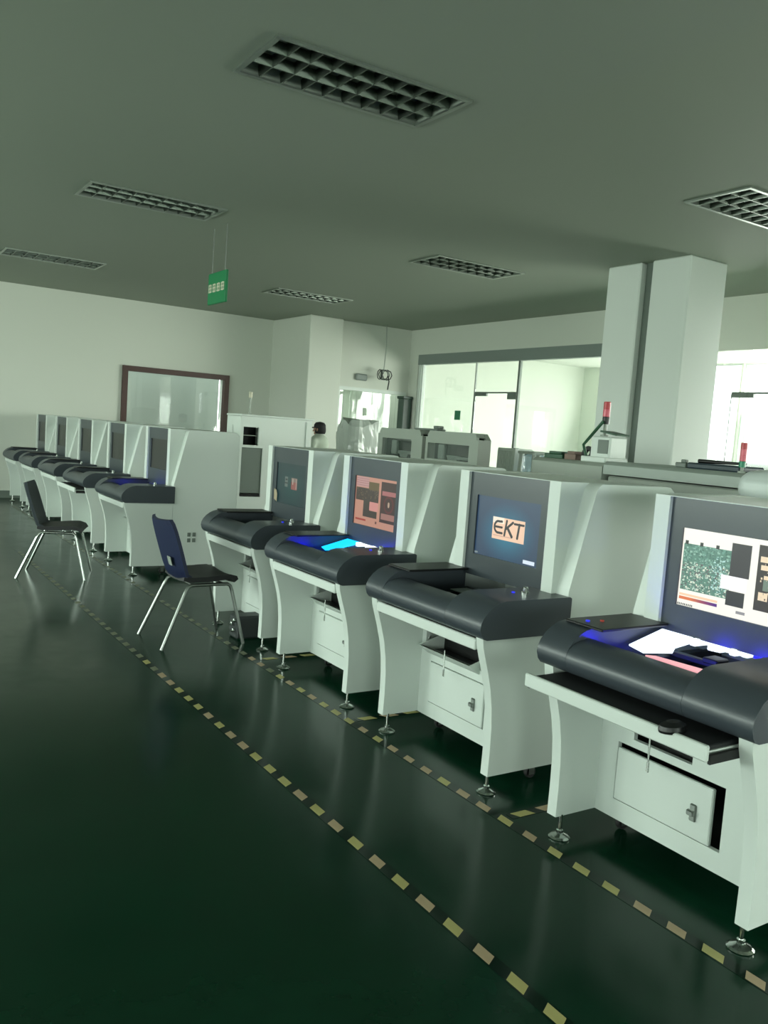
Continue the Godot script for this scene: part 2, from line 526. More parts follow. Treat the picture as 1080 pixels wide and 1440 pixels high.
# ---------------------------------------------------------------- an inspection machine
# local x: depth from the console's front, z across; facing -x
func machine(label: String, at: Vector3, o: Dictionary) -> Node3D:
	var t := thing("inspection_machine", label, "machine", at, 0.0, "inspection machines in two runs along the aisle")
	var k: float = o.get("wide", 1.0)      # the far machines are a little wider
	var up: float = o.get("tall", 0.0)     # and taller
	var hw := 0.4325 * k                   # half width
	var hd := 0.355 * k
	# two curved side panels of the stand
	var curve := PackedVector2Array([Vector2(0.115, 0.09), Vector2(0.117, 0.2), Vector2(0.115, 0.3), Vector2(0.107, 0.39), Vector2(0.092, 0.47), Vector2(0.072, 0.54), Vector2(0.052, 0.6), Vector2(0.036, 0.65), Vector2(0.03, 0.69), Vector2(0.488, 0.69), Vector2(0.488, 0.09)])
	for s in [-1.0, 1.0]:
		obj("side_panel", Shape.new().prism(curve, Vector3.ZERO, X, Y, Z, s * hw, s * (hw - 0.046)), M.white, t)
	# recessed front with its slot and door opening
	var ajar: float = o.get("ajar", 0.0)
	var hi := hw - 0.046
	var slot := [-0.355 * k, 0.43, 0.1 * k, 0.535]
	if not o.get("bin", true): slot = [-0.23, 0.42, 0.03, 0.465]
	var hole := [-0.3 * k, 0.165, (0.135 + ajar) * k, 0.375 + ajar * 0.45]
	var cab := obj("cabinet", Shape.new().holed(Vector3(0.325, 0, 0), Z, Y, X * 0.02, [-hi, 0.09, hi, 0.68], [slot, hole]), M.white, t)
	var dr := obj("cabinet_door", Shape.new().box(Vector3(0.327, 0.27, -0.083 * k), Vector3(0.018, 0.202, 0.425 * k), 0.004), M.white, t)
	obj("lock", Shape.new().box(Vector3(0.315, 0.262, 0.06 * k), Vector3(0.01, 0.062, 0.026), 0.004).box(Vector3(0.306, 0.262, 0.056 * k), Vector3(0.014, 0.02, 0.03), 0.004), M.steel, dr)
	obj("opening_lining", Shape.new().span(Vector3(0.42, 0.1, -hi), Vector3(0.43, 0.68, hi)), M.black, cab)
	var bin := Shape.new()
	var b0 := -0.33 * k
	var b1 := 0.075 * k
	bin.prism(PackedVector2Array([Vector2(0.262, 0.455), Vector2(0.268, 0.455), Vector2(0.33, 0.415), Vector2(0.42, 0.415), Vector2(0.42, 0.407), Vector2(0.328, 0.407)]), Vector3.ZERO, X, Y, Z, b0, b1)
	for zz in [b0, b1]:
		bin.prism(PackedVector2Array([Vector2(0.264, 0.455), Vector2(0.42, 0.5), Vector2(0.42, 0.407), Vector2(0.328, 0.407)]), Vector3.ZERO, X, Y, Z, zz - 0.004, zz + 0.004)
	if o.get("bin", true):
		var binp := obj("drawer", bin, M.white, t)
		obj("drawer_lining", Shape.new().prism(PackedVector2Array([Vector2(0.275, 0.456), Vector2(0.33, 0.42), Vector2(0.41, 0.42), Vector2(0.41, 0.425), Vector2(0.332, 0.426)]), Vector3.ZERO, X, Y, Z, b0 + 0.006, b1 - 0.006), M.black, binp)
	obj("key", Shape.new().tube([Vector3(0.252, 0.485, -0.1 * k), Vector3(0.252, 0.39, -0.098 * k)], 0.0035, 6).box(Vector3(0.252, 0.375, -0.098 * k), Vector3(0.004, 0.035, 0.012), 0.001), M.chrome, t)
	# keyboard tray
	var out: float = o.get("tray", 0.0)
	var tr := obj("keyboard_tray", Shape.new().span(Vector3(0.03 - out, 0.628, -hi + 0.004), Vector3(0.048 - out, 0.676, hi - 0.004), 0.004).span(Vector3(0.048 - out, 0.64, -hi + 0.02), Vector3(0.36 - out, 0.652, hi - 0.02)), M.apron, t)
	obj("tray_mat", Shape.new().span(Vector3(0.05 - out, 0.652, -hi + 0.022), Vector3(0.36 - out, 0.668, hi - 0.022), 0.003), M.matte, tr)
	for s in [-1.0, 1.0]:
		obj("slide_rail", Shape.new().span(Vector3(0.05 - out, 0.618, s * (hi - 0.012)), Vector3(0.34, 0.648, s * (hi - 0.001)), 0.002).span(Vector3(0.07 - out, 0.626, s * (hi - 0.014)), Vector3(0.09 - out, 0.64, s * (hi - 0.003))), M.black, tr)
	# console: rolled front edge, two cheeks and a dark well
	var roll := PackedVector2Array([Vector2(0.13, 0.682), Vector2(0.04, 0.682), Vector2(0.022, 0.688), Vector2(0.008, 0.704), Vector2(0.0, 0.73), Vector2(0.003, 0.752), Vector2(0.014, 0.772), Vector2(0.035, 0.789), Vector2(0.065, 0.8), Vector2(0.105, 0.806), Vector2(0.122, 0.804), Vector2(0.13, 0.795)])
	var cheek := PackedVector2Array([Vector2(0.5, 0.682), Vector2(0.04, 0.682), Vector2(0.022, 0.688), Vector2(0.008, 0.704), Vector2(0.0, 0.73), Vector2(0.003, 0.752), Vector2(0.014, 0.775), Vector2(0.038, 0.802), Vector2(0.066, 0.822), Vector2(0.095, 0.835), Vector2(0.13, 0.842), Vector2(0.49, 0.842), Vector2(0.5, 0.836)])
	var he := hw + 0.014
	var wl := -0.3 * k
	var wr := 0.2 * k
	obj("console_front", Shape.new().prism(roll, Vector3.ZERO, X, Y, Z, wl + 0.0012, wr - 0.0012), M.dark, t)
	var el := obj("console_end", Shape.new().prism(cheek, Vector3.ZERO, X, Y, Z, -he, wl), M.dark, t)
	var er := obj("console_end", Shape.new().prism(cheek, Vector3.ZERO, X, Y, Z, wr, he), M.dark, t)
	obj("arm_plate", Shape.new().span(Vector3(0.11, 0.842, -he + 0.02), Vector3(0.47, 0.852, wl + 0.06), 0.003), M.black, el)
	var cap := [Vector2(0.008, 0), Vector2(0.008, 0.006), Vector2(0, 0.008)]
	if o.get("lit", "") == "white":
		obj("button", Shape.new().lathe(cap, Vector3(0.16, 0.851, -0.36 * k), 12), M.bluebutton, el)
		obj("button", Shape.new().lathe(cap, Vector3(0.22, 0.851, -0.345 * k), 12), M.redbutton, el)
	else:
		obj("button", Shape.new().lathe(cap, Vector3(0.29, 0.841, 0.3 * k), 12), M.bluebutton if k == 1.0 else M.chrome, er)
	obj("switch_knob", Shape.new().lathe([Vector2(0.018, 0), Vector2(0.018, 0.006), Vector2(0.012, 0.008), Vector2(0.012, 0.024), Vector2(0.008, 0.028), Vector2(0, 0.028)], Vector3(0.35, 0.841, 0.31 * k), 12), M.chrome, er)
	var wf := obj("well", Shape.new().span(Vector3(0.12, 0.69, -hd + 0.01), Vector3(0.8, 0.705, hd - 0.01)), M.well, t)
	for zz in [-0.2 * k, 0.12 * k]:
		obj("clamp_rail", Shape.new().span(Vector3(0.15, 0.705, zz - 0.012), Vector3(0.74, 0.745, zz + 0.012), 0.003), M.matte, wf)
	obj("clamp_bar", Shape.new().span(Vector3(0.43, 0.745, -0.22 * k), Vector3(0.455, 0.765, 0.15 * k), 0.003).span(Vector3(0.4, 0.765, -0.03), Vector3(0.47, 0.785, 0.03), 0.004).lathe([Vector2(0.012, 0), Vector2(0.012, 0.03), Vector2(0, 0.03)], Vector3(0.44, 0.76, 0.09), 10), M.matte, wf)
	# head with its frame and the dark front
	var top := 1.336 + up
	obj("head_frame", Shape.new().holed(Vector3(0.462, 0, 0), Z, Y, X * 0.2, [-hd, 0.842, hd, top], [[-0.2865 * k, 0.8, 0.2865 * k, top - 0.003]]), M.white, t)
	var bz := obj("screen_bezel", Shape.new().holed(Vector3(0.478, 0, 0), Z, Y, X * 0.02, [-0.2865 * k, 0.822, 0.2865 * k, top - 0.003], [[-0.228 * k, 0.93 + up, 0.228 * k, 1.222 + up]]), M.bezel, t)
	var sc := Shape.new()
	sc.picture([Vector3(0.486, 1.224 + up, -0.23 * k), Vector3(0.486, 1.224 + up, 0.23 * k), Vector3(0.486, 0.928 + up, 0.23 * k), Vector3(0.486, 0.928 + up, -0.23 * k)], -X)
	sc.span(Vector3(0.487, 0.925 + up, -0.233 * k), Vector3(0.5, 1.227 + up, 0.233 * k))
	obj("screen", sc, o.screen, bz)
	if o.get("note", false):
		obj("paper_note", Shape.new().prism(PackedVector2Array([Vector2(-0.245, 0.95), Vector2(-0.2, 0.935), Vector2(-0.195, 0.99), Vector2(-0.215, 1.02), Vector2(-0.25, 1.025)]), Vector3(0.475, 0, 0), Z, Y, X, 0.0, 0.0025), M.note, bz)
	if not o.has("lit"):
		obj("board_carrier", Shape.new().span(Vector3(0.33, 0.756, -0.2), Vector3(0.49, 0.762, -0.04), 0.002), M.midgrey, wf)
		obj("cable", Shape.new().tube([Vector3(0.4, 0.762, -0.02), Vector3(0.38, 0.79, 0.03), Vector3(0.42, 0.775, 0.08), Vector3(0.46, 0.762, 0.13)], 0.007, 6), M.midgrey, wf)
		obj("clamp_screw", Shape.new().lathe([Vector2(0.012, 0), Vector2(0.012, 0.028), Vector2(0.006, 0.034), Vector2(0, 0.034)], Vector3(0.44, 0.763, 0.02), 10).lathe([Vector2(0.01, 0), Vector2(0.01, 0.03), Vector2(0, 0.034)], Vector3(0.43, 0.763, 0.11), 10), M.steel, wf)
	# slanted rear body: a core and two skins wider than the head
	var slant := PackedVector2Array([Vector2(0.49, 0.09), Vector2(0.49, 0.86), Vector2(0.605, 1.3 + up), Vector2(0.616, 1.322 + up), Vector2(0.635, 1.335 + up), Vector2(1.065, 1.335 + up), Vector2(1.09, 1.332 + up), Vector2(1.125, 1.305 + up), Vector2(1.125, 0.09)])
	var core := PackedVector2Array([Vector2(0.8, 0.09), Vector2(0.8, 0.832), Vector2(0.62, 0.832), Vector2(0.62, top - 0.002), Vector2(1.065, top - 0.002), Vector2(1.12, 1.305 + up), Vector2(1.12, 0.09)])
	var bd := obj("body", Shape.new().prism(core, Vector3.ZERO, X, Y, Z, -hd + 0.004, hd - 0.004).prism(slant, Vector3.ZERO, X, Y, Z, -hw, -hd + 0.02).prism(slant, Vector3.ZERO, X, Y, Z, hd - 0.02, hw), M.white, t)
	var vent := Shape.new()
	for i in 2:
		for j in 2:
			vent.box(Vector3(0.66 + 0.05 * i, 0.33 + 0.055 * j, hw + 0.002), Vector3(0.032, 0.038, 0.006), 0.002)
	obj("vent", vent, M.midgrey, bd)
	# feet and castors
	for fx in [0.15, 1.05]:
		for s in [-1.0, 1.0]:
			obj("foot", Shape.new().lathe([Vector2(0, 0), Vector2(0.04, 0.0), Vector2(0.042, 0.006), Vector2(0.034, 0.012), Vector2(0.016, 0.02), Vector2(0.013, 0.022), Vector2(0.013, 0.032), Vector2(0.0075, 0.033), Vector2(0.0075, 0.095)], Vector3(fx, 0, s * (hw - 0.04)), 16), M.chrome, t)
	for s in [-1.0, 1.0]:
		var cs := obj("castor", Shape.new().lathe([Vector2(0, -0.011), Vector2(0.026, -0.011), Vector2(0.028, -0.006), Vector2(0.028, 0.006), Vector2(0.026, 0.011), Vector2(0, 0.011)], Vector3(0.44, 0.029, s * (hw - 0.09)), 14, Basis(X, PI / 2)), M.rubber, t)
		obj("castor_fork", Shape.new().span(Vector3(0.425, 0.02, s * (hw - 0.09) - 0.016), Vector3(0.455, 0.075, s * (hw - 0.09) - 0.013)).span(Vector3(0.425, 0.02, s * (hw - 0.09) + 0.013), Vector3(0.455, 0.075, s * (hw - 0.09) + 0.016)).span(Vector3(0.41, 0.072, s * (hw - 0.09) - 0.02), Vector3(0.46, 0.095, s * (hw - 0.09) + 0.02), 0.002), M.steel, cs)
	match o.get("lit", ""):
		"white":
			well_glow(t, M.lit_white, M.lit_white, Color(0.12, 0.08, 1.0), 0.03)
		"cyan":
			well_glow(t, M.lit_cyan, M.lit_white, Color(0.06, 0.05, 1.0), 0.025)
		"blue":
			obj("led_gleam_strip", Shape.new().span(Vector3(0.47, 0.808, -0.02), Vector3(0.5, 0.818, 0.2)), M.led_gleam_blue, t)
			omni(t, Vector3(0.36, 0.79, 0.08), Color(0.1, 0.08, 1.0), 0.03)
	return t

func well_glow(t: Node3D, panel: Material, cluster: Material, c: Color, e: float) -> void:
	# board and parts with their bright lighting put into emission, plus LED strip
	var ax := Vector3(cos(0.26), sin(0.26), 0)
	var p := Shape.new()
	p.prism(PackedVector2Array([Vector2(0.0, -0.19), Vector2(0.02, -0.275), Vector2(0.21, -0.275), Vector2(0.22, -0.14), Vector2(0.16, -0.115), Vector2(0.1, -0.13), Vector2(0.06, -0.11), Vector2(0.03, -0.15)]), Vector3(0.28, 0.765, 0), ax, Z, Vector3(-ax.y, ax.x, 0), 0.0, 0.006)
	obj("lit_board", p, panel, t)  # brightly lit board, its lighting painted as glow
	obj("lit_board_edge", Shape.new().prism(PackedVector2Array([Vector2(0.0, -0.275), Vector2(0.045, -0.275), Vector2(0.05, -0.13), Vector2(0.005, -0.138)]), Vector3(0.28, 0.765, 0) + ax * 0.212, ax, Z, Vector3(-ax.y, ax.x, 0), 0.0, 0.006), M.lit_cyan, t)  # cyan light on the board's rear edge, painted as glow
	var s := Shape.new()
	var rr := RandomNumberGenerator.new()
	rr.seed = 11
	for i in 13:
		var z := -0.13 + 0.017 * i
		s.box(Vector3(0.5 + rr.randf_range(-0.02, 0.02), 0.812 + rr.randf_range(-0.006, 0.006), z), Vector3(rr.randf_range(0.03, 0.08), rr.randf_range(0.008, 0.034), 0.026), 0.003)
	obj("lit_parts", s, cluster, t)  # sparkle on the lit components, painted as glow
	obj("led_gleam_strip", Shape.new().span(Vector3(0.5, 0.806, 0.1), Vector3(0.515, 0.814, 0.28)), M.led_gleam_blue, t)
	if panel == M.lit_white:
		obj("led_gleam_strip", Shape.new().prism(PackedVector2Array([Vector2(0.132, -0.06), Vector2(0.16, -0.04), Vector2(0.185, 0.17), Vector2(0.132, 0.17)]), Vector3(0, 0.8, 0), X, Z, Y, 0.0, 0.006), M.gleam_pink, t)  # reflection on the well's lip, built as a glowing strip
		obj("led_gleam_strip", Shape.new().prism(PackedVector2Array([Vector2(0.18, 0.03), Vector2(0.25, 0.05), Vector2(0.24, 0.18), Vector2(0.175, 0.18)]), Vector3(0, 0.772, 0), X, Z, Y, 0.0, 0.006), M.led_gleam_blue, t)  # blue gleam in the well, built as a glowing patch
	omni(t, Vector3(0.25, 0.765, -0.16), c, e, 0.02)
	omni(t, Vector3(0.26, 0.765, 0.02), c, e * 1.2, 0.02)

# ---------------------------------------------------------------- a stacking chair, facing +x
func chair(label: String, at: Vector3, turn: float, back: Material, tube_mat: Material) -> Node3D:
	var t := thing("stacking_chair", label, "chair", at, turn, "plastic stacking chairs in the aisle")
	var rows := []
	var pts := [Vector2(-0.12, 0.425), Vector2(-0.165, 0.455), Vector2(-0.19, 0.52), Vector2(-0.215, 0.6), Vector2(-0.24, 0.68), Vector2(-0.262, 0.75), Vector2(-0.278, 0.8), Vector2(-0.286, 0.825)]
	var hws := [0.17, 0.195, 0.205, 0.21, 0.21, 0.205, 0.19, 0.16]
	for i in pts.size():
		var d: Vector2 = (pts[mini(i + 1, 7)] - pts[maxi(i - 1, 0)]).normalized()
		rows.append([Vector3(pts[i].x, pts[i].y, 0), Z * hws[i], Vector3(d.y, -d.x, 0)])
	var bk := obj("backrest", Shape.new().sheet(rows, 0.022, 8, 0.035), back, t)
	obj("sticker", Shape.new().box(Vector3(-0.222, 0.56, 0.09), Vector3(0.004, 0.06, 0.055), 0.0, Basis(Z, 0.3)), M.grey, bk)
	rows = []
	pts = [Vector2(-0.15, 0.44), Vector2(-0.1, 0.432), Vector2(0.0, 0.436), Vector2(0.1, 0.445), Vector2(0.16, 0.447), Vector2(0.2, 0.436), Vector2(0.216, 0.415)]
	hws = [0.17, 0.2, 0.212, 0.215, 0.21, 0.195, 0.165]
	for i in pts.size():
		var d: Vector2 = (pts[mini(i + 1, 6)] - pts[maxi(i - 1, 0)]).normalized()
		rows.append([Vector3(pts[i].x, pts[i].y, 0), Z * hws[i], Vector3(-d.y, d.x, 0)])
	obj("seat", Shape.new().sheet(rows, 0.034, 8, 0.012), M.seat, t)
	for s in [-1.0, 1.0]:
		obj("leg", Shape.new().tube([Vector3(-0.3, 0.0, s * 0.225), Vector3(-0.145, 0.36, s * 0.19), Vector3(-0.125, 0.395, s * 0.185), Vector3(-0.1, 0.408, s * 0.183)], 0.0115, 10), tube_mat, t)
		obj("leg", Shape.new().tube([Vector3(0.27, 0.0, s * 0.225), Vector3(0.185, 0.36, s * 0.19), Vector3(0.172, 0.395, s * 0.185), Vector3(0.15, 0.408, s * 0.183)], 0.0115, 10), tube_mat, t)
	var fr := Shape.new()
	for s in [-1.0, 1.0]:
		fr.tube([Vector3(-0.1, 0.408, s * 0.183), Vector3(0.15, 0.408, s * 0.183)], 0.0115, 10)
	for xx in [-0.08, 0.13]:
		fr.tube([Vector3(xx, 0.404, -0.183), Vector3(xx, 0.404, 0.183)], 0.009, 8)
	obj("seat_frame", fr, tube_mat, t)
	return t

# ---------------------------------------------------------------- louvred ceiling fitting
func fitting(label: String, at: Vector3, proto: Node3D) -> Node3D:
	if proto:
		var c: Node3D = proto.duplicate()
		c.name = numbered("louver_light")
		add_child(c)
		c.position = at
		c.set_meta("label", label)
		return c
	var t := thing("louver_light", label, "ceiling light", at, 0.0, "unlit louver lights set in the ceiling")
	var a := 0.595
	var b := 0.27
	obj("housing", Shape.new().span(Vector3(-a, 0.1, -b), Vector3(a, 0.11, b)).span(Vector3(-a, 0, -b), Vector3(-a + 0.006, 0.1, b)).span(Vector3(a - 0.006, 0, -b), Vector3(a, 0.1, b)).span(Vector3(-a, 0, -b), Vector3(a, 0.1, -b + 0.006)).span(Vector3(-a, 0, b - 0.006), Vector3(a, 0.1, b)), M.grey, t)
	obj("frame", Shape.new().holed(Vector3(0, -0.012, 0), X, Z, Y * 0.012, [-a - 0.015, -b - 0.015, a + 0.015, b + 0.015], [[-a + 0.014, -b + 0.014, a - 0.014, b - 0.014]]), M.rim, t)
	for i in range(1, 9):
		var x := -a + 2 * a * i / 9.0
		obj("louver_blade", Shape.new().prism(PackedVector2Array([Vector2(-0.004, 0), Vector2(0.004, 0), Vector2(0.012, 0.055), Vector2(-0.012, 0.055)]), Vector3(x, -0.006, 0), X, Y, Z, -b + 0.01, b - 0.01), M.alu, t)
	for i in range(1, 3):
		var z := -b + 2 * b * i / 3.0
		obj("louver_blade", Shape.new().prism(PackedVector2Array([Vector2(-0.004, 0), Vector2(0.004, 0), Vector2(0.016, 0.055), Vector2(-0.016, 0.055)]), Vector3(0, -0.007, z), Z, Y, X, -a + 0.01, a - 0.01), M.alu, t)
	for i in 3:
		var z := -b + 2 * b * (i + 0.5) / 3.0
		obj("tube", Shape.new().tube([Vector3(-a + 0.02, 0.075, z), Vector3(a - 0.02, 0.075, z)], 0.013, 8), M.paper, t)
	return t

# ---------------------------------------------------------------- signal tower on a stalk
func tower(label: String, at: Vector3, stalk: float, lenses: Array, r := 0.024, lh := 0.05) -> void:
	var t := thing("signal_tower", label, "signal light", at)
	obj("stalk", Shape.new().tube([Vector3.ZERO, Vector3(0, stalk, 0)], r * 0.5, 10).lathe([Vector2(r * 1.2, 0), Vector2(r * 1.2, 0.012), Vector2(0.0, 0.014)], Vector3.ZERO, 12), M.grey, t)
	for i in lenses.size():
		obj("lens", Shape.new().lathe([Vector2(0, 0), Vector2(r, 0), Vector2(r, lh - 0.004), Vector2(r * 0.9, lh), Vector2(0, lh)], Vector3(0, stalk + lh * i, 0), 14), lenses[i], t)

# ---------------------------------------------------------------- smooth body from tapered bones (surface nets)
func bones(s: Shape, list: Array, cell: float, blend: float) -> void:
	var lo := Vector3(1e9, 1e9, 1e9)
	var hi := -lo
	for b in list:
		var r := maxf(b[2], b[3])
		lo = lo.min(b[0] - Vector3.ONE * (r + blend)).min(b[1] - Vector3.ONE * (r + blend))
		hi = hi.max(b[0] + Vector3.ONE * (r + blend)).max(b[1] + Vector3.ONE * (r + blend))
	var nn := Vector3i((hi - lo) / cell) + Vector3i(2, 2, 2)
	var val := PackedFloat32Array()
	val.resize(nn.x * nn.y * nn.z)
	val.fill(1.0)
	for b in list:
		var r := maxf(b[2], b[3]) + blend
		var a0 := Vector3i(((b[0] as Vector3).min(b[1]) - Vector3.ONE * r - lo) / cell).clamp(Vector3i.ZERO, nn - Vector3i.ONE)
		var a1 := Vector3i(((b[0] as Vector3).max(b[1]) + Vector3.ONE * r - lo) / cell + Vector3.ONE).clamp(Vector3i.ZERO, nn - Vector3i.ONE)
		var d: Vector3 = b[1] - b[0]
		var dd := maxf(d.length_squared(), 1e-9)
		for z in range(a0.z, a1.z + 1):
			for y in range(a0.y, a1.y + 1):
				for x in range(a0.x, a1.x + 1):
					var p := lo + Vector3(x, y, z) * cell
					var f := clampf((p - b[0]).dot(d) / dd, 0.0, 1.0)
					var q: float = (p - (b[0] + d * f)).length() - lerpf(b[2], b[3], f)
					var k := (z * nn.y + y) * nn.x + x
					var o := val[k]
					var h := maxf(blend - absf(o - q), 0.0) / blend
					val[k] = minf(o, q) - h * h * blend * 0.25
	var grad := func(p: Vector3) -> Vector3:
		var c := ((p - lo) / cell)
		var i := Vector3i(c.round()).clamp(Vector3i.ONE, nn - Vector3i(2, 2, 2))
		var k := (i.z * nn.y + i.y) * nn.x + i.x
		return Vector3(val[k + 1] - val[k - 1], val[k + nn.x] - val[k - nn.x], val[k + nn.x * nn.y] - val[k - nn.x * nn.y]).normalized()
	var at := {}
	var step := [1, nn.x, nn.x * nn.y]
	for z in nn.z - 1:
		for y in nn.y - 1:
			for x in nn.x - 1:
				var k := (z * nn.y + y) * nn.x + x
				var sum := Vector3.ZERO
				var cnt := 0
				for e in 3:
					var u := (e + 1) % 3
					var w := (e + 2) % 3
					for c in 4:
						var off: int = (c & 1) * step[u] + (c >> 1) * step[w]
						var v0 := val[k + off]
						var v1: float = val[k + off + step[e]]
						if (v0 < 0.0) != (v1 < 0.0):
							var p := Vector3.ZERO
							p[u] = c & 1; p[w] = c >> 1; p[e] = v0 / (v0 - v1)
							sum += p
							cnt += 1
				if cnt: at[k] = lo + (Vector3(x, y, z) + sum / cnt) * cell
	for k in at:
		for e in 3:
			var u: int = step[(e + 1) % 3]
			var w: int = step[(e + 2) % 3]
			if (val[k] < 0.0) != (val[k + step[e]] < 0.0) and at.has(k - u) and at.has(k - w) and at.has(k - u - w):
				var p := [at[k], at[k - u], at[k - u - w], at[k - w]]
				var g := []
				for q in p: g.append(grad.call(q))
				s.tri(p[0], p[1], p[2], g[0], g[1], g[2])
				s.tri(p[0], p[2], p[3], g[0], g[2], g[3])

func _ready() -> void:
	rng.seed = 7
	# camera
	var cam := Camera3D.new()
	cam.name = "camera"
	add_child(cam)
	cam.fov = rad_to_deg(2.0 * atan(720.0 / 1202.27))
	cam.near = 0.05
	cam.far = 100.0
	cam.transform = Transform3D(Basis(Y, -0.574983) * Basis(X, -0.0940408) * Basis(Z, 0.0715569), Vector3(0, 1.5, 0))
	# overcast sky, exposure
	var sky := ProceduralSkyMaterial.new()
	sky.sky_top_color = Color(0.8, 0.86, 0.88)
	sky.sky_horizon_color = Color(0.93, 0.97, 0.95)
	sky.ground_horizon_color = Color(0.42, 0.46, 0.42)
	sky.ground_bottom_color = Color(0.26, 0.29, 0.26)
	var env := Environment.new()
	env.background_mode = Environment.BG_SKY
	env.sky = Sky.new()
	env.sky.sky_material = sky
	env.background_energy_multiplier = 4.5
	env.tonemap_mode = Environment.TONE_MAPPER_LINEAR
	env.tonemap_exposure = 1.04
	env.sdfgi_enabled = true
	env.ssao_enabled = true
	env.ssil_enabled = true
	var we := WorldEnvironment.new()
	we.name = "environment"
	we.environment = env
	add_child(we)
	# daylight through the windows of the aisle's side and of the glazed room
	var day := Color(0.93, 1.0, 0.945)
	for w in [[4.0, 1.0, 0.8], [0.6, 3.0, 0.8], [-2.8, 10.0, 0.8], [-6.2, 19.0, 0.6], [-9.6, 18.0, 0.4], [-13.0, 6.0, 0.3]]:
		area("window_or_fill_light", Vector3(-4.42, 1.7, w[0]), Vector3(1, -w[2], 0), Vector2(2.2, 1.5), w[1], day)
	for w in [[-11.3, 10.0], [-7.9, 26.0], [-4.5, 74.0], [-1.1, 36.0], [2.3, 44.0]]:
		area("window_or_fill_light", Vector3(13.4, 1.7, w[0]), Vector3(-1, 0.5, 0), Vector2(3.1, 2.4), w[1], Color(0.97, 1.0, 0.95))
	area("window_or_fill_light", Vector3(8.25, 2.6, -14.3), Vector3(0, -0.9, 0.5), Vector2(1.2, 0.8), 1.2, day)  # light added in the closed room behind the hatch; no window there
	for x in [-1.6, 2.6, 6.6]:
		area("window_or_fill_light", Vector3(x, 1.7, 5.95), Vector3(0, -0.9, -1), Vector2(2.2, 1.5), 14.0, day)  # fill added behind the camera for the sides that face it
	make_materials()
	build_room()
	build_machines()
	build_middle()
	build_small()

const LIGHTS := [[2.42, -4.34], [2.38, -7.86], [2.34, -11.85], [6.03, -4.2], [5.98, -7.86], [5.85, -11.5]]

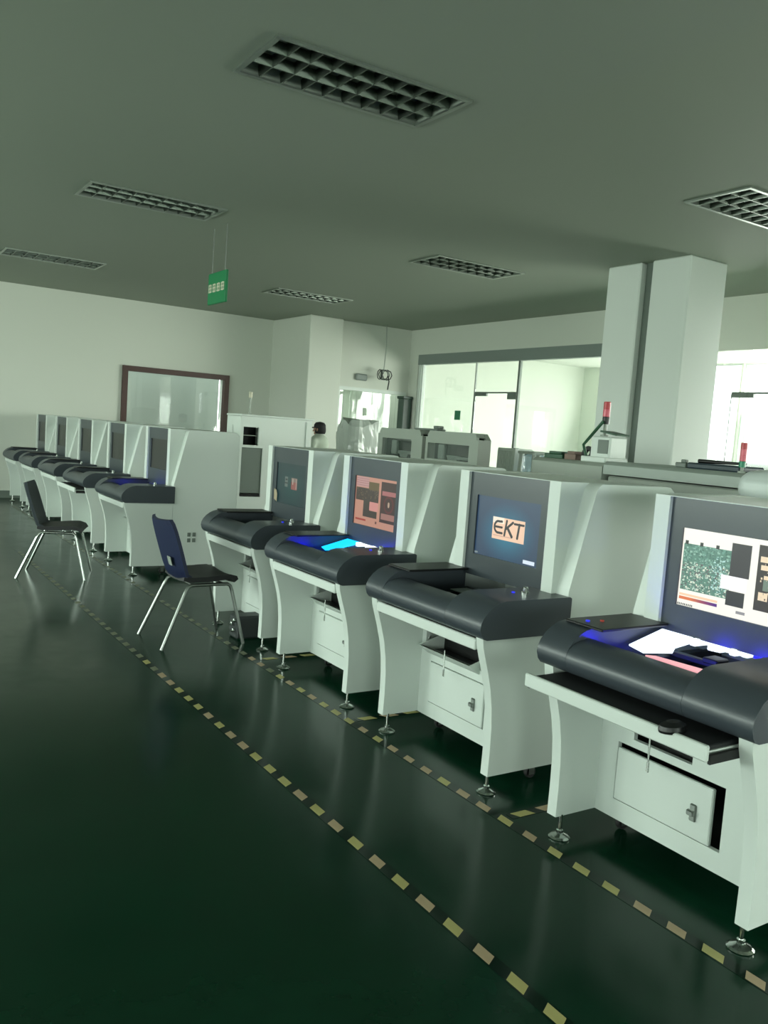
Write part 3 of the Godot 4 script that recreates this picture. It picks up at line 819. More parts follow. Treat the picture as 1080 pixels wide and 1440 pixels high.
func build_room() -> void:
	struct("floor", Shape.new().span(Vector3(-4.8, -0.2, -15.1), Vector3(13.9, 0, 6.3)), M.floor, "dark green glossy epoxy floor")
	var holes := []
	for l in LIGHTS:
		holes.append([l[0] - 0.596, l[1] - 0.271, l[0] + 0.596, l[1] + 0.271])
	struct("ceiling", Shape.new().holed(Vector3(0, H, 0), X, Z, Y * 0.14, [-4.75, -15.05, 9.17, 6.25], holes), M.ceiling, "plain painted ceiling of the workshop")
	struct("ceiling", Shape.new().span(Vector3(9.17, 3.16, -15.05), Vector3(13.9, 3.3, 6.25)), M.wall, "pale ceiling of the glazed room")
	# the side with the windows that light the aisle
	var wh := []
	for z in [4.0, 0.6, -2.8, -6.2, -9.6, -13.0]:
		wh.append([z - 1.1, 0.95, z + 1.1, 2.45])
	struct("wall_left", Shape.new().holed(Vector3(-4.75, 0, 0), Z, Y, X * 0.25, [-15.05, 0, 6.25, H], wh), M.wall)
	var n := 1
	for h in wh:
		window_frame(n, Vector3(-4.65, 0, 0), h, 3, 2)
		n += 1
	# the far end: wall with a brown framed inner window, a boxed column, a nearer wall with a strip curtain hatch
	struct("wall_back", Shape.new().holed(Vector3(0, 0, -15.05), X, Y, Z * 0.25, [-4.5, 0, 7.2, H], [[4.16, 1.14, 5.96, 2.24]]), M.wall, "pale far wall of the workshop")
	struct("wall_back_niche", Shape.new().span(Vector3(3.9, 0.9, -15.75), Vector3(6.2, 2.5, -15.7)), M.grey)
	var wf := struct("window_%d" % n, Shape.new().holed(Vector3(0, 0, -14.85), X, Y, Z * 0.11, [4.1, 1.08, 6.02, 2.3], [[4.19, 1.17, 5.93, 2.21]]), M.wood, "brown framed window in the far wall")
	obj("pane", Shape.new().span(Vector3(4.19, 1.17, -14.81), Vector3(5.93, 2.21, -14.804)), M.clear, wf)
	n += 1
	struct("baseboard_back", Shape.new().span(Vector3(-4.5, 0, -14.8), Vector3(6.85, 0.12, -14.785), 0.004), M.midgrey, "grey baseboard along the far wall")
	struct("pillar", Shape.new().span(Vector3(6.85, 0, -15.05), Vector3(7.5, H, -13.3), 0.012), M.wall, "boxed column at the corner of the far wall")
	struct("wall_back", Shape.new().holed(Vector3(0, 0, -13.6), X, Y, Z * 0.15, [7.5, 0, 13.6, H], [[7.58, 1.56, 8.96, 2.2]]), M.wall, "far wall beside the glazed room")
	struct("wall_back_niche", Shape.new().span(Vector3(7.5, 0, -15.05), Vector3(9.1, H, -14.95)).span(Vector3(9.0, 0, -14.95), Vector3(9.1, H, -13.6)), M.wall)
	var hatch := struct("window_%d" % n, Shape.new().holed(Vector3(0, 0, -13.5), X, Y, Z * 0.07, [7.53, 1.51, 9.01, 2.25], [[7.59, 1.57, 8.95, 2.19]]), M.white, "hatch with a clear strip curtain in the far wall")
	for i in 11:
		var x := 7.6 + 0.1235 * i
		obj("curtain_strip", Shape.new().box(Vector3(x + 0.055, 1.88, -13.5 + 0.006 * (i % 2)), Vector3(0.13, 0.62, 0.003), 0.0, Basis(Y, rng.randf_range(-0.12, 0.12))), M.filmed, hatch)
	n += 1
	# glazed partition
	struct("wall_right", Shape.new().span(Vector3(9.05, 2.94, -13.45), Vector3(9.17, H, -6.85)).span(Vector3(9.05, 2.76, -6.85), Vector3(9.17, H, 3.0)).span(Vector3(9.05, 0, 3.0), Vector3(9.17, H, 6.0)).span(Vector3(9.05, 0, -4.88), Vector3(9.17, 2.76, -2.62)).span(Vector3(9.05, 0, -13.45), Vector3(9.17, 2.94, -13.16)), M.wall, "white head of the glazed partition")  # solid stretch out of view is added to keep window light off the pillar
	struct("trim_1", Shape.new().span(Vector3(9.04, 2.76, -13.16), Vector3(9.16, 2.94, -6.85), 0.004), M.band, "grey fascia over the glass partition")
	struct("trim_2", Shape.new().span(Vector3(9.06, 0, -13.15), Vector3(9.14, 2.76, -13.09), 0.004).span(Vector3(9.06, 0, -13.05), Vector3(9.14, 2.76, -13.01), 0.004).span(Vector3(9.06, 0, -13.09), Vector3(9.14, 0.08, -6.66)), M.white, "pale edge frame of the glass partition")
	struct("trim_3", Shape.new().span(Vector3(9.08, 0, -10.42), Vector3(9.13, 2.76, -10.375), 0.003), M.midgrey, "slim grey post in the glass partition")
	var g := struct("window_%d" % n, Shape.new().span(Vector3(9.1, 0.08, -13.01), Vector3(9.11, 2.76, -11.5)), M.filmed, "glass partition pane with a green sticker")
	obj("joint", Shape.new().span(Vector3(9.09, 0.08, -11.505), Vector3(9.12, 2.76, -11.49)), M.midgrey, g)
	obj("sticker", Shape.new().span(Vector3(9.094, 1.785, -12.0), Vector3(9.1, 1.945, -11.84)), M.sticker, g)
	n += 1
	var g2 := struct("window_%d" % n, Shape.new().span(Vector3(9.1, 2.27, -11.48), Vector3(9.11, 2.76, -10.42)), M.filmed, "glass pane over the glass door")
	n += 1
	var g3 := struct("window_%d" % n, Shape.new().span(Vector3(9.1, 0.08, -10.375), Vector3(9.11, 2.76, -6.7)), M.filmed, "wide glass pane beside the glass door")
	obj("joint", Shape.new().span(Vector3(9.09, 0.08, -8.3), Vector3(9.12, 2.76, -8.29)), M.midgrey, g3)
	n += 1
	glass_door(1, -11.47, -10.44, "frameless glass door with grey patch fittings in the partition")
	glass_door(2, -6.53, -5.5, "glass door with a grey rail beside the square pillars")
	for r in [[-6.66, -6.55], [-5.47, -4.9], [-2.6, 0.2], [0.2, 3.0]]:
		struct("window_%d" % n, Shape.new().span(Vector3(9.1, 0.08, r[0]), Vector3(9.11, 2.76, r[1] - 0.01)), M.clear)
		n += 1
	struct("window_%d" % n, Shape.new().span(Vector3(9.1, 2.27, -6.55), Vector3(9.11, 2.76, -5.48)), M.clear)
	n += 1
	# the outer wall of the glazed room with its windows
	wh = []
	for z in [-11.3, -7.9, -4.5, -1.1, 2.3]:
		wh.append([z - 1.68, 0.25, z + 1.68, 3.15])
	struct("wall_right", Shape.new().holed(Vector3(13.6, 0, 0), Z, Y, X * 0.25, [-15.05, 0, 6.25, H], wh), M.wall, "outer wall of the glazed room")
	for h in wh:
		window_frame(n, Vector3(13.66, 0, 0), h, 2, 1)
		n += 1
	var fh := [[-2.7, 0.95, -0.5, 2.45], [1.5, 0.95, 3.7, 2.45], [5.5, 0.95, 7.7, 2.45], [10.6, 2.05, 11.2, 2.6], [10.6, 2.75, 11.2, 3.0], [12.6, 1.7, 13.4, 2.6]]  # wide openings are added behind the camera to brighten the sides facing it
	struct("wall_front", Shape.new().holed(Vector3(0, 0, 6.0), X, Y, Z * 0.25, [-4.75, 0, 13.85, H], fh), M.wall)
	for h in fh:
		window_frame(n, Vector3(0, 0, 6.1), h, 3, 2, true)
		n += 1
	struct("pillar", Shape.new().span(Vector3(6.92, 0, -6.63), Vector3(7.42, H, -6.18), 0.012), M.pillar, "square pillar on the far side of the dark groove")
	struct("pillar", Shape.new().span(Vector3(6.92, 0, -6.04), Vector3(7.48, H, -5.57), 0.012), M.pillar, "square pillar on the near side of the dark groove")
	struct("trim_4", Shape.new().span(Vector3(7.0, 0, -6.18), Vector3(7.36, H, -6.04)), M.midgrey, "dark grey channel between the two pillars")
	var proto: Node3D = null
	var names := ["louver light over the aisle in front of the camera, largest of all", "louver light over the aisle, between the largest one and the far one", "narrow looking louver light over the far left end of the aisle", "louver light cut by the right edge of the picture, above the square pillars", "louver light over the middle machines, left of the square pillars", "small far louver light near the boxed column"]
	for i in LIGHTS.size():
		var f := fitting(names[i], Vector3(LIGHTS[i][0], H, LIGHTS[i][1]), proto)
		if proto == null: proto = f

func window_frame(n: int, o: Vector3, h: Array, cols: int, rows: int, along := false) -> void:
	var s := Shape.new()
	var bars := []
	for i in cols:
		for j in rows:
			var u0: float = lerpf(h[0], h[2], i / float(cols)) + 0.018
			var u1: float = lerpf(h[0], h[2], (i + 1) / float(cols)) - 0.018
			var v0: float = lerpf(h[1], h[3], j / float(rows)) + 0.018
			var v1: float = lerpf(h[1], h[3], (j + 1) / float(rows)) - 0.018
			bars.append([u0, v0, u1, v1])
	s.holed(o, X if along else Z, Y, (Z if along else X) * 0.05, h, bars)
	var w := struct("window_%d" % n, s, M.white)
	for b in bars:
		if along: obj("pane", Shape.new().span(Vector3(b[0], b[1], o.z + 0.02), Vector3(b[2], b[3], o.z + 0.026)), M.clear, w)
		else: obj("pane", Shape.new().span(Vector3(o.x + 0.02, b[1], b[0]), Vector3(o.x + 0.026, b[3], b[2])), M.clear, w)

func glass_door(n: int, z0: float, z1: float, label: String) -> void:
	var d := struct("door_%d" % n, Shape.new().span(Vector3(9.1, 0.02, z0), Vector3(9.112, 2.245, z1)), M.clear, label)
	obj("patch_fitting", Shape.new().span(Vector3(9.085, 2.2, z0), Vector3(9.127, 2.255, z0 + 0.3), 0.004).span(Vector3(9.075, 2.215, z0 + 0.02), Vector3(9.085, 2.24, z0 + 0.22)), M.midgrey, d)
	obj("patch_fitting", Shape.new().span(Vector3(9.085, 2.15, z1 - 0.2), Vector3(9.127, 2.255, z1), 0.004), M.midgrey, d)
	obj("rail", Shape.new().span(Vector3(9.09, 2.245, z0), Vector3(9.122, 2.268, z1)), M.midgrey, d)
	obj("lock", Shape.new().span(Vector3(9.085, 1.22, z1 - 0.1), Vector3(9.127, 1.35, z1), 0.004), M.midgrey, d)
	obj("edge", Shape.new().span(Vector3(9.098, 0.02, z0 - 0.012), Vector3(9.114, 2.245, z0 - 0.002)), M.midgrey, d)

func build_machines() -> void:
	machine("white inspection machine at the near end, its black keyboard tray pulled out", Vector3(2.2, 0, -1.84), {"screen": M.screen_board, "tray": 0.14, "lit": "white", "ajar": 0.035, "bin": false})
	machine("white inspection machine whose blue screen shows a cream lettered sign", Vector3(2.2, 0, -3.065), {"screen": M.screen_blue})
	machine("white inspection machine with a salmon screen and cyan glow in its well", Vector3(2.2, 0, -4.25), {"screen": M.screen_pink, "lit": "cyan"})
	machine("white inspection machine with a dim teal screen and tan note, beside the navy chair", Vector3(2.25, 0, -5.46), {"screen": M.screen_dim, "note": true})
	var zs := [-8.27, -9.72, -11.15, -12.53, -13.89]
	var ls := ["first of the five far machines, wide bare side and blue glow in its well", "second of the five far machines, counted from the blue glow", "third of the five far machines, middle of their run", "fourth of the five far machines, next to the last", "last of the five far machines, against the far wall"]
	for i in 5:
		machine(ls[i], Vector3(2.2, 0, zs[i]), {"screen": M.offscreen, "wide": 1.07, "tall": 0.045, "lit": "blue" if i == 0 else "", "tray": 0.1 if i == 1 else 0.0})
	chair("stacking chair with dark blue back, chrome legs, beside the far machines", Vector3(1.7, 0, -7.98), -0.36, M.tealplastic, M.chrome)
	chair("stacking chair with navy back in front of the dim screen machine", Vector3(2.07, 0, -5.48), 0.03, M.navy, M.steel)

func build_middle() -> void:
	# two placement machines with dark windows
	for d in [["grey placement machine with a dark window, beside the plastic wrapped unit", -7.94, -7.1, [-7.85, 1.235, -7.29, 1.433]], ["grey placement machine with a wide dark window, nearer the square pillars", -7.04, -6.2, [-7.0, 1.265, -6.335, 1.42]]]:
		var z0: float = d[1]
		var z1: float = d[2]
		var t := thing("placement_machine", d[0], "machine", Vector3(5.0, 0, (z0 + z1) * 0.5), 0.0, "grey placement machines behind the inspection machines")
		var w: Array = [d[3][0] - (z0 + z1) * 0.5, d[3][1], d[3][2] - (z0 + z1) * 0.5, d[3][3]]
		var h := (z1 - z0) * 0.5
		obj("front_cover", Shape.new().holed(Vector3.ZERO, Z, Y, X * 0.03, [-h + 0.03, 0.1, h - 0.03, 1.5], [w]), M.grey, t)
		obj("body", Shape.new().prism(PackedVector2Array([Vector2(-h, 0.1), Vector2(h, 0.1), Vector2(h, 1.48), Vector2(h - 0.06, 1.54), Vector2(-h + 0.06, 1.54), Vector2(-h, 1.48)]), Vector3.ZERO, Z, Y, X, 0.1, 0.15).prism(PackedVector2Array([Vector2(-h + 0.03, 1.5), Vector2(h - 0.03, 1.5), Vector2(h - 0.06, 1.54), Vector2(-h + 0.06, 1.54)]), Vector3.ZERO, Z, Y, X, 0.0, 0.1).span(Vector3(0.0, 0.1, -h), Vector3(0.1, 1.48, -h + 0.03)).span(Vector3(0.0, 0.1, h - 0.03), Vector3(0.1, 1.48, h)), M.grey, t)
		obj("lining", Shape.new().span(Vector3(0.092, 1.0, -h + 0.04), Vector3(0.098, 1.49, h - 0.04)).span(Vector3(0.03, 1.15, -h + 0.04), Vector3(0.09, 1.16, h - 0.04)), M.well, t)
		obj("placement_head", Shape.new().box(Vector3(0.065, 1.34, w[0] + 0.16), Vector3(0.04, 0.15, 0.1), 0.01).box(Vector3(0.07, 1.29, w[2] - 0.2), Vector3(0.03, 0.03, 0.26), 0.006).prism(PackedVector2Array([Vector2(-0.06, 0), Vector2(0.06, 0), Vector2(0.1, 0.07), Vector2(-0.1, 0.07)]), Vector3(0.06, 1.24, w[0] + 0.34), Z, Y, X, 0.0, 0.03), M.midgrey, t)
		obj("window_pane", Shape.new().span(Vector3(0.01, w[1], w[0]), Vector3(0.014, w[3], w[2])), M.clear, t)
		for s in [-1.0, 1.0]:
			for xx in [0.04, 0.11]:
				obj("foot", Shape.new().lathe([Vector2(0, 0), Vector2(0.05, 0), Vector2(0.05, 0.02), Vector2(0.02, 0.03), Vector2(0.02, 0.1)], Vector3(xx, 0, s * (h - 0.1)), 10), M.steel, t)
	tag(obj("feeder_tray", Shape.new().span(Vector3(5.03, 1.54, -7.3), Vector3(5.14, 1.56, -6.9), 0.006).span(Vector3(5.05, 1.56, -7.0), Vector3(5.12, 1.59, -6.91), 0.006), M.midgrey), "low grey tray lying on the two placement machines", "tray")
	# long grey machines whose lids are seen behind the near inspection machines
	var u := thing("soldering_oven", "long light grey oven lid below the signal tower with red lens", "machine", Vector3(4.6, 0, -4.65))
	obj("body", Shape.new().span(Vector3(0.02, 0.1, -0.36), Vector3(1.1, 1.22, 0.36), 0.01), M.grey, u)
	obj("lid", Shape.new().prism(PackedVector2Array([Vector2(0, 1.23), Vector2(0, 1.36), Vector2(0.03, 1.386), Vector2(1.1, 1.386), Vector2(1.12, 1.36), Vector2(1.12, 1.23)]), Vector3.ZERO, X, Y, Z, -0.37, 0.36), M.grey, u)
	for xx in [0.15, 0.95]:
		for s in [-1.0, 1.0]:
			obj("foot", Shape.new().lathe([Vector2(0, 0), Vector2(0.05, 0), Vector2(0.05, 0.02), Vector2(0.02, 0.03), Vector2(0.02, 0.1)], Vector3(xx, 0, s * 0.28), 10), M.steel, u)
	u = thing("conveyor_machine", "long darker grey machine below the square pillars, tools on top", "machine", Vector3(4.6, 0, -3.4))
	obj("body", Shape.new().span(Vector3(0.03, 0.1, -0.86), Vector3(1.1, 1.3, 0.9), 0.01), M.grey, u)
	obj("lid", Shape.new().prism(PackedVector2Array([Vector2(0, 1.31), Vector2(0, 1.375), Vector2(0.03, 1.4), Vector2(1.1, 1.4), Vector2(1.12, 1.375), Vector2(1.12, 1.31)]), Vector3.ZERO, X, Y, Z, -0.88, 0.92), M.lid, u)
	for xx in [0.15, 0.95]:
		for s in [-1.0, 1.0]:
			obj("foot", Shape.new().lathe([Vector2(0, 0), Vector2(0.05, 0), Vector2(0.05, 0.02), Vector2(0.02, 0.03), Vector2(0.02, 0.1)], Vector3(xx, 0, s * 0.7), 10), M.steel, u)
	# white oven with a dark opening between the two runs
	var c := thing("drying_oven", "white cabinet machine with a dark opening between the two machine runs", "machine", Vector3(4.55, 0, -9.5))
	obj("body", Shape.new().holed(Vector3(0, 0, -0.03), X, Y, Z * 0.03, [-0.5, 0.0, 0.45, 1.56], [[-0.46, 1.22, -0.26, 1.435], [-0.47, 0.6, -0.2, 1.19]]).span(Vector3(-0.5, 0.0, -0.42), Vector3(0.45, 1.558, -0.26)).span(Vector3(-0.5, 0.0, -0.26), Vector3(-0.485, 1.558, -0.03)).span(Vector3(0.43, 0.0, -0.26), Vector3(0.45, 1.558, -0.03)).span(Vector3(-0.485, 1.54, -0.26), Vector3(0.43, 1.558, -0.03)), M.white, c)
	obj("lining", Shape.new().span(Vector3(-0.5, 1.2, -0.24), Vector3(-0.2, 1.45, -0.23)), M.black, c)
	obj("shelf", Shape.new().span(Vector3(-0.46, 1.33, -0.22), Vector3(-0.26, 1.337, -0.02)), M.grey, c)
	obj("door", Shape.new().span(Vector3(-0.468, 0.64, -0.05), Vector3(-0.202, 1.188, -0.012), 0.006), M.midgrey, c)
	obj("handle", Shape.new().span(Vector3(-0.46, 0.605, -0.04), Vector3(-0.21, 0.635, -0.005), 0.004), M.black, c)
	obj("corner_strip", Shape.new().span(Vector3(0.37, 0.1, 0.0), Vector3(0.42, 1.54, 0.012), 0.003), M.white, c)
	obj("lid", Shape.new().span(Vector3(-0.505, 1.561, -0.44), Vector3(0.47, 1.585, 0.02), 0.006), M.white, c)
	tower("thin signal light with a white lens on the white cabinet machine", Vector3(4.2, 1.585, -9.6), 0.2, [M.paper, M.paper], 0.022, 0.035)
	# unit wrapped in plastic
	var wr := Shape.new()
	var grid := []
	var fn := FastNoiseLite.new()
	fn.seed = 9
	fn.frequency = 2.6
	for j in 25:
		var line := []
		for i in 36:
			var g := TAU * i / 36.0
			var r := 0.25 / maxf(absf(cos(g)), absf(sin(g)))
			r = minf(r, 0.3)
			var y := 1.6 * j / 24.0
			var p := Vector3(cos(g) * r, y, sin(g) * r)
			line.append(p * (1.0 + 0.11 * fn.get_noise_3dv(p * 1.4)) if j < 24 else Vector3(p.x * 0.8, 1.62 + 0.06 * fn.get_noise_2d(p.x * 3, p.z * 3), p.z * 0.8))
		grid.append(line)
	for j in 24:
		for i in 36:
			var k := (i + 1) % 36
			for q in [[grid[j][i], grid[j][k], grid[j + 1][k]], [grid[j][i], grid[j + 1][k], grid[j + 1][i]]]:
				var nn: Vector3 = (q[1] - q[0]).cross(q[2] - q[0]).normalized()
				var cen: Vector3 = (q[0] + q[1] + q[2]) / 3.0
				if nn.dot(Vector3(cen.x, 0, cen.z)) < 0.0: nn = -nn
				wr.tri(q[0], q[1], q[2], nn, nn, nn)
	wr.face(grid[24], Y)
	var wo := obj("wrapped_unit", wr, M.film)
	wo.position = Vector3(5.98, 0.0, -10.0)
	tag(wo, "tall unit wrapped in crumpled clear plastic, left of the placement machines", "wrapped machine")
	# cooler and other things in front of the glass partition
	var ac := thing("floor_air_conditioner", "grey slatted air conditioner in front of the glass door", "air conditioner", Vector3(6.3, 0, -7.33))
	obj("body", Shape.new().span(Vector3(0.01, 0.0, -0.145), Vector3(0.3, 1.41, 0.135), 0.01), M.white, ac)
	for i in 9:
		obj("slat", Shape.new().span(Vector3(-0.004, 1.1, -0.125 + 0.029 * i), Vector3(0.01, 1.38, -0.102 + 0.029 * i), 0.002), M.white, ac)
	obj("corner_post", Shape.new().span(Vector3(-0.01, 0, 0.14), Vector3(0.05, 1.42, 0.175), 0.004), M.white, ac)
	var wd := thing("water_dispenser", "white water dispenser carrying a pale blue bottle", "water dispenser", Vector3(6.3, 0, -7.0))
	obj("body", Shape.new().span(Vector3(0, 0, -0.13), Vector3(0.28, 1.02, 0.13), 0.02), M.white, wd)
	obj("bottle", Shape.new().lathe([Vector2(0, 1.02), Vector2(0.05, 1.02), Vector2(0.06, 1.06), Vector2(0.12, 1.1), Vector2(0.125, 1.15), Vector2(0.12, 1.2), Vector2(0.125, 1.25), Vector2(0.125, 1.34), Vector2(0.1, 1.37), Vector2(0, 1.375)], Vector3(0.14, 0, 0), 20), M.bluebottle, wd)
	var st := thing("plastic_stool", "tall white plastic stool beside the blue water bottle", "stool", Vector3(6.15, 0, -6.66))
	obj("seat", Shape.new().box(Vector3(0, 1.385, 0), Vector3(0.3, 0.03, 0.26), 0.01), M.white, st)
	for sx in [-1.0, 1.0]:
		for sz in [-1.0, 1.0]:
			obj("leg", Shape.new().tube([Vector3(sx * 0.16, 0, sz * 0.14), Vector3(sx * 0.12, 1.37, sz * 0.1)], 0.014, 8, 0.022), M.white, st)
	tag(obj("locker", Shape.new().span(Vector3(8.84, 0, -13.43), Vector3(9.02, 2.12, -13.24), 0.008).span(Vector3(8.82, 2.12, -13.45), Vector3(9.03, 2.17, -13.22), 0.008), mat("dark_green_paint", Color(0.19, 0.27, 0.235), 0.4)), "tall narrow dark green locker in the corner beside the partition", "locker")
	# person with a cap behind the near run
	var pl := thing("person", "person in pale smock and dark cap standing behind the machines", "person", Vector3(6.3, 0, -11.7), 2.2)
	var s := Shape.new()
	bones(s, [
		[Vector3(0, 0.92, 0), Vector3(0, 1.12, 0), 0.145, 0.14], [Vector3(0, 1.12, 0), Vector3(0, 1.24, -0.005), 0.14, 0.15], [Vector3(0, 1.26, -0.09), Vector3(0, 1.26, 0.09), 0.085, 0.085],
		[Vector3(0.0, 1.27, 0), Vector3(0.01, 1.37, 0), 0.055, 0.05], [Vector3(0, 0.88, -0.08), Vector3(0.02, 0.46, -0.09), 0.09, 0.06], [Vector3(0, 0.88, 0.08), Vector3(0.02, 0.46, 0.09), 0.09, 0.06],
		[Vector3(0.02, 0.46, -0.09), Vector3(0, 0.07, -0.1), 0.06, 0.04], [Vector3(0.02, 0.46, 0.09), Vector3(0, 0.07, 0.1), 0.06, 0.04], [Vector3(-0.03, 0.035, -0.1), Vector3(0.15, 0.03, -0.11), 0.038, 0.034], [Vector3(-0.03, 0.035, 0.1), Vector3(0.15, 0.03, 0.11), 0.038, 0.034],
		[Vector3(0, 1.27, -0.18), Vector3(0.03, 1.02, -0.23), 0.055, 0.042], [Vector3(0, 1.27, 0.18), Vector3(0.03, 1.02, 0.23), 0.055, 0.042], [Vector3(0.03, 1.02, -0.23), Vector3(0.22, 0.93, -0.18), 0.042, 0.03], [Vector3(0.03, 1.02, 0.23), Vector3(0.22, 0.93, 0.18), 0.042, 0.03]], 0.018, 0.04)
	obj("body", s, M.smock, pl)
	s = Shape.new()
	bones(s, [[Vector3(0.0, 1.3, 0), Vector3(0.012, 1.4, 0), 0.05, 0.048], [Vector3(0.0, 1.475, 0), Vector3(0.02, 1.475, 0), 0.082, 0.078], [Vector3(0.045, 1.4, 0), Vector3(0.03, 1.44, 0), 0.045, 0.065], [Vector3(0.098, 1.45, 0), Vector3(0.112, 1.428, 0), 0.008, 0.013], [Vector3(0.088, 1.395, -0.015), Vector3(0.088, 1.395, 0.015), 0.008, 0.008], [Vector3(0.005, 1.455, -0.08), Vector3(0.005, 1.43, -0.08), 0.014, 0.01], [Vector3(0.005, 1.455, 0.08), Vector3(0.005, 1.43, 0.08), 0.014, 0.01]], 0.007, 0.018)
	obj("head", s, M.skin, pl)
	for e in [-1.0, 1.0]:
		obj("eye", Shape.new().box(Vector3(0.093, 1.458, e * 0.03), Vector3(0.012, 0.009, 0.02), 0.003), M.cap, pl)
		s = Shape.new()
		var o := Vector3(0.23, 0.925, e * 0.175)
		var list := [[o, o + Vector3(0.07, -0.015, -e * 0.01), 0.026, 0.028]]
		for f in 4:
			var b := o + Vector3(0.075, -0.015, e * (0.027 - 0.018 * f))
			var l: float = [0.03, 0.036, 0.039, 0.034][f]
			list.append_array([[b, b + Vector3(l, -0.012, 0), 0.0095, 0.009], [b + Vector3(l, -0.012, 0), b + Vector3(l * 1.5, -0.036, 0), 0.009, 0.0075]])
		list.append_array([[o + Vector3(0.03, -0.01, -e * 0.025), o + Vector3(0.06, -0.02, -e * 0.055), 0.011, 0.0095], [o + Vector3(0.06, -0.02, -e * 0.055), o + Vector3(0.088, -0.033, -e * 0.052), 0.0095, 0.008]])
		bones(s, list, 0.005, 0.008)
		obj("hand", s, M.skin, pl)
	obj("hair", Shape.new().lathe([Vector2(0.075, 1.39), Vector2(0.087, 1.42), Vector2(0.088, 1.48)], Vector3(-0.006, 0, 0), 20), M.cap, pl)
	obj("cap", Shape.new().lathe([Vector2(0.09, 1.475), Vector2(0.094, 1.49), Vector2(0.09, 1.53), Vector2(0.065, 1.562), Vector2(0, 1.575)], Vector3(0.005, 0, 0), 20).sheet([[Vector3(0.07, 1.487, 0), Z * 0.075, Y], [Vector3(0.115, 1.487, 0), Z * 0.065, Y], [Vector3(0.155, 1.48, 0), Z * 0.04, Y]], 0.006, 6, -0.01), M.cap, pl)

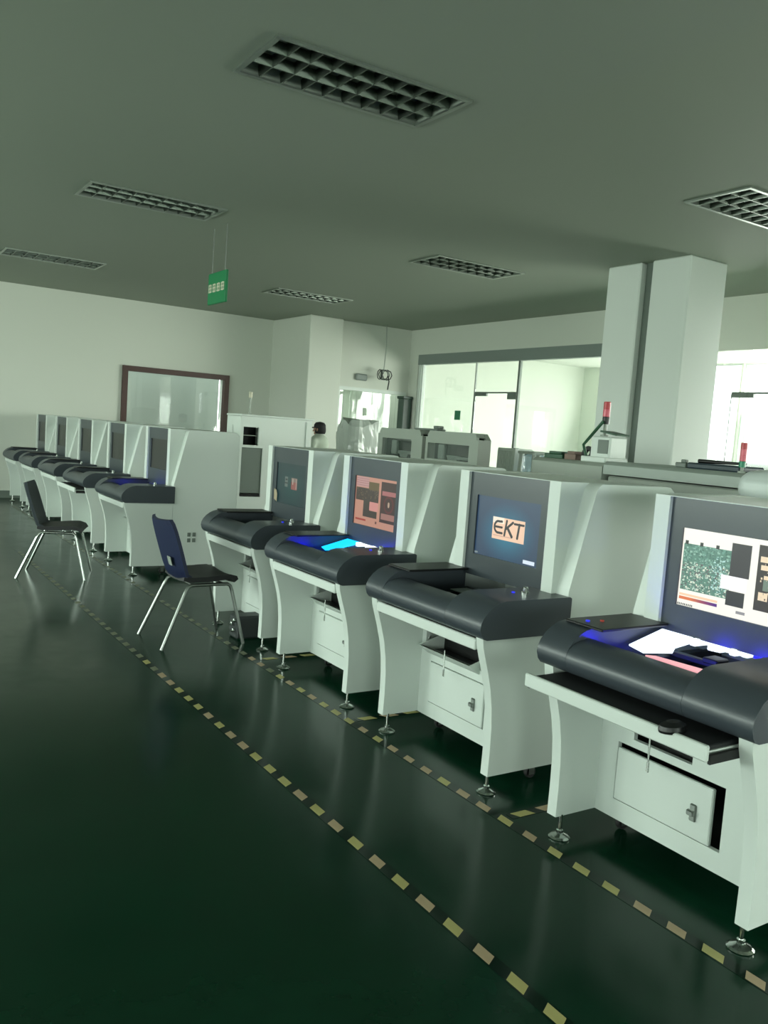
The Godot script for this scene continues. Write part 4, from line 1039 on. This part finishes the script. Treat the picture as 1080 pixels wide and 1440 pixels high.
func build_small() -> void:
	# hazard tape on the floor: dark strip with faded yellow blocks
	for d in [["floor_tape", "floor tape line out in the aisle, faded yellow blocks on dark strip", 1.612, 0.147, -1.0, -9.5], ["floor_tape", "floor tape line along the feet of the machines, faded yellow blocks", 2.25, 0.137, -0.6, -14.0]]:
		var t := thing(d[0], d[1], "tape", Vector3(d[2], 0, 0), 0.0, "hazard tape lines on the floor")
		obj("strip", Shape.new().span(Vector3(-0.024, 0, d[5]), Vector3(0.024, 0.0012, d[4])), M.tape, t)
		var z: float = d[4]
		var i := 0
		while z > d[5] + 0.2:
			var l: float = d[3] * rng.randf_range(0.46, 0.56)
			obj("block", Shape.new().prism(PackedVector2Array([Vector2(-0.019, z), Vector2(0.019, z - 0.022), Vector2(0.019, z - l - 0.022), Vector2(-0.019, z - l)]), Vector3.ZERO, X, Z, Y, 0.0, 0.0022), (M.worn if z < -4.4 - rng.randf() else (M.yellow if rng.randf() < 0.5 else M.tan)), t)
			z -= d[3]
			i += 1
	var gaps := [-2.45, -3.66, -4.86]
	var gl := ["floor tape across the gap before the cream sign machine", "floor tape across the gap before the salmon screen machine", "floor tape across the gap before the dim screen machine"]
	for g in 3:
		var t := thing("floor_tape", gl[g], "tape", Vector3(2.29, 0, gaps[g]), 0.0, "tape across the gaps between machines")
		obj("strip", Shape.new().span(Vector3(0, 0, -0.022), Vector3(0.95, 0.0012, 0.022)), M.tape, t)
		for i in 7:
			obj("block", Shape.new().prism(PackedVector2Array([Vector2(0.02 + 0.135 * i, -0.02), Vector2(0.1 + 0.135 * i, -0.02), Vector2(0.12 + 0.135 * i, 0.02), Vector2(0.04 + 0.135 * i, 0.02)]), Vector3.ZERO, X, Z, Y, 0.0, 0.0022), M.yellow if i % 2 == 0 else M.tan, t)
	# hanging sign, green with a white line of lettering
	var sg := thing("hanging_sign", "green sign with a white line of lettering hanging from the ceiling", "sign", Vector3(3.2, 2.8, -8.27))
	obj("board", Shape.new().box(Vector3.ZERO, Vector3(0.03, 0.31, 0.46), 0.006), M.green, sg)
	var tx := Shape.new()
	for i in 4:
		var z := -0.165 + 0.11 * i
		for b in [[0.0, 0.036, 0.076, 0.011], [0.0, 0.004, 0.084, 0.01], [0.0, -0.032, 0.08, 0.012]]:
			tx.box(Vector3(-0.0165, b[1], z), Vector3(0.004, b[3], b[2]))
		for b in [[-0.03, 0.07], [0.0, 0.088], [0.032, 0.062]]:
			tx.box(Vector3(-0.0166, 0.002, z + b[0]), Vector3(0.004, b[1], 0.011))
	obj("lettering", tx, M.paper, sg)
	for s in [-1.0, 1.0]:
		obj("rod", Shape.new().tube([Vector3(0, 0.155, s * 0.17), Vector3(0, 0.6, s * 0.17)], 0.005, 6), M.steel, sg)
	# mouse on the pulled-out tray
	var ms := Shape.new()
	ms.lathe([Vector2(0.0, 0.034), Vector2(0.018, 0.031), Vector2(0.034, 0.02), Vector2(0.038, 0.008), Vector2(0.036, 0.0)], Vector3.ZERO, 18, Basis.from_scale(Vector3(1.45, 1, 0.85)))
	var mo := obj("computer_mouse", ms, M.black)
	mo.position = Vector3(2.12, 0.669, -1.6)
	tag(mo, "black computer mouse on the pulled-out keyboard tray", "mouse")
	# dark power box by the navy chair
	var pb := thing("power_box", "dark grey box with metal plugs on the floor under the navy chair", "box", Vector3(2.42, 0, -5.43))
	obj("case", Shape.new().box(Vector3(0.02, 0.08, 0), Vector3(0.2, 0.16, 0.14), 0.012), mat("charcoal_plastic", Color(0.2, 0.22, 0.22), 0.5), pb)
	for k in [[-0.085, 0.1, 0.0], [-0.085, 0.06, 0.03], [-0.085, 0.13, 0.04]]:
		obj("plug", Shape.new().lathe([Vector2(0.014, 0), Vector2(0.014, 0.012), Vector2(0.009, 0.014), Vector2(0.009, 0.026), Vector2(0, 0.026)], Vector3(k[0], k[1], k[2]), 10, Basis(Z, PI / 2)), M.chrome, pb)
	# things on the long grey machines
	var co := thing("control_unit", "small white control unit with a dark display on the grey oven", "control unit", Vector3(4.75, 1.386, -4.42))
	obj("case", Shape.new().box(Vector3(0, 0.02, 0), Vector3(0.24, 0.04, 0.24), 0.006).box(Vector3(0.02, 0.11, 0.015), Vector3(0.18, 0.16, 0.19), 0.01), M.white, co)
	obj("display", Shape.new().box(Vector3(-0.072, 0.115, 0.045), Vector3(0.006, 0.1, 0.1), 0.002), M.midgrey, co)
	obj("green_board", Shape.new().box(Vector3(0, 0.215, 0.08), Vector3(0.14, 0.012, 0.16), 0.002, Basis(X, 0.15)), M.pcb, co)
	obj("cable", Shape.new().tube([Vector3(-0.08, 0.03, -0.1), Vector3(-0.1, 0.12, -0.12), Vector3(-0.02, 0.22, -0.1), Vector3(0.0, 0.3, -0.04)], 0.012, 8), M.pcb, co)
	tower("signal tower with red over dark lens beside the square pillars", Vector3(4.79, 1.577, -4.475), 0.09, [M.black, M.pinkred, M.red], 0.026, 0.055)
	tower("signal tower with two red lenses over a green one, near the picture's right edge", Vector3(4.72, 1.4, -3.26), 0.035, [M.greenlens, M.pinkred, M.pinkred, M.red], 0.02, 0.038)
	tag(obj("board_tray", Shape.new().span(Vector3(4.7, 1.386, -5.0), Vector3(4.95, 1.42, -4.8), 0.004).span(Vector3(4.72, 1.42, -4.97), Vector3(4.92, 1.44, -4.83), 0.004), M.pcb), "dark green tray of boards on the grey oven", "tray")
	tag(obj("parts_box", Shape.new().span(Vector3(4.7, 1.386, -4.78), Vector3(4.9, 1.43, -4.66), 0.004).span(Vector3(4.72, 1.43, -4.77), Vector3(4.84, 1.45, -4.69), 0.003), mat("faded_brown_card", Color(0.5, 0.42, 0.38), 0.7)), "low brown parts box beside the dark green tray", "box")
	tag(obj("tape_reel", Shape.new().lathe([Vector2(0.025, -0.015), Vector2(0.055, -0.015), Vector2(0.055, 0.015), Vector2(0.025, 0.015), Vector2(0.025, -0.015)], Vector3(4.76, 1.442, -4.59), 20, Basis(Z, PI / 2 - 0.2)), M.matte), "small dark reel standing beside the white control unit", "reel")
	var tl := thing("tool_tray", "long dark tool tray on the darker grey machine", "tray", Vector3(4.85, 1.4, -3.52))
	obj("case", Shape.new().span(Vector3(-0.12, 0, -0.16), Vector3(0.14, 0.04, 0.24), 0.01), mat("slate_plastic", Color(0.2, 0.25, 0.28), 0.5), tl)
	obj("tool", Shape.new().tube([Vector3(-0.05, 0.052, -0.12), Vector3(0.0, 0.055, 0.2)], 0.014, 8, 0.008), M.black, tl)
	tag(obj("connector_block", Shape.new().box(Vector3(4.8, 1.417, -3.76), Vector3(0.06, 0.034, 0.09), 0.006).box(Vector3(4.8, 1.444, -3.75), Vector3(0.03, 0.02, 0.04), 0.004), M.midgrey), "small grey block left of the tool tray", "block")
	tag(obj("cable_coil", Shape.new().lathe([Vector2(0.06, 0.0), Vector2(0.085, 0.003), Vector2(0.09, 0.016), Vector2(0.075, 0.026), Vector2(0.06, 0.018), Vector2(0.06, 0.0)], Vector3(4.85, 1.4, -3.14), 20), M.matte), "dark cable coil right of the small green signal light", "cable")
	# sack on a trolley behind the nearest machine
	var tk := thing("trolley", "grey trolley behind the near inspection machine", "trolley", Vector3(3.85, 0, -2.35))
	obj("top", Shape.new().box(Vector3(0, 1.235, 0), Vector3(0.4, 0.03, 0.66), 0.006), M.grey, tk)
	for sx in [-1.0, 1.0]:
		for sz in [-1.0, 1.0]:
			obj("leg", Shape.new().span(Vector3(sx * 0.17 - 0.015, 0, sz * 0.29 - 0.015), Vector3(sx * 0.17 + 0.015, 1.22, sz * 0.29 + 0.015), 0.003), M.grey, tk)
	var bag := Shape.new()
	bones(bag, [[Vector3(0, 0.08, -0.22), Vector3(0, 0.08, 0.2), 0.085, 0.085], [Vector3(0.05, 0.1, -0.1), Vector3(-0.03, 0.1, 0.12), 0.09, 0.085]], 0.02, 0.05)
	var bo := obj("plastic_sack", bag, M.sack)
	bo.position = Vector3(3.85, 1.275, -2.35)
	tag(bo, "pale plastic sack lying on the trolley behind the near machine", "sack")
	# hanging cables and wall box by the hatch
	var hc := thing("hanging_cable", "tangle of dark cable hanging from the ceiling before the hatch", "cable", Vector3(8.33, 2.45, -13.2))
	obj("cord", Shape.new().tube([Vector3(0, 0.1, 0), Vector3(0.02, 0.5, 0), Vector3(0, 0.95, 0)], 0.01, 6), M.grey, hc)
	for i in 5:
		var pts := []
		var g := rng.randf() * TAU
		for k in 9:
			var a := TAU * k / 8.0
			pts.append(Vector3(cos(a) * 0.1 * cos(g) + 0.04 * i - 0.08, 0.06 + sin(a) * 0.09, cos(a) * 0.1 * sin(g) * 0.5))
		obj("loop", Shape.new().tube(pts, 0.009, 6), M.midgrey if i % 2 else M.matte, hc)
	obj("tail", Shape.new().tube([Vector3(0.1, 0.05, 0), Vector3(0.13, -0.05, 0), Vector3(0.11, -0.2, 0)], 0.012, 6), M.matte, hc)
	tag(obj("wall_box", Shape.new().box(Vector3(8.0, 2.44, -13.42), Vector3(0.24, 0.12, 0.06), 0.02), M.band), "small grey box on the wall above the hatch", "wall box")
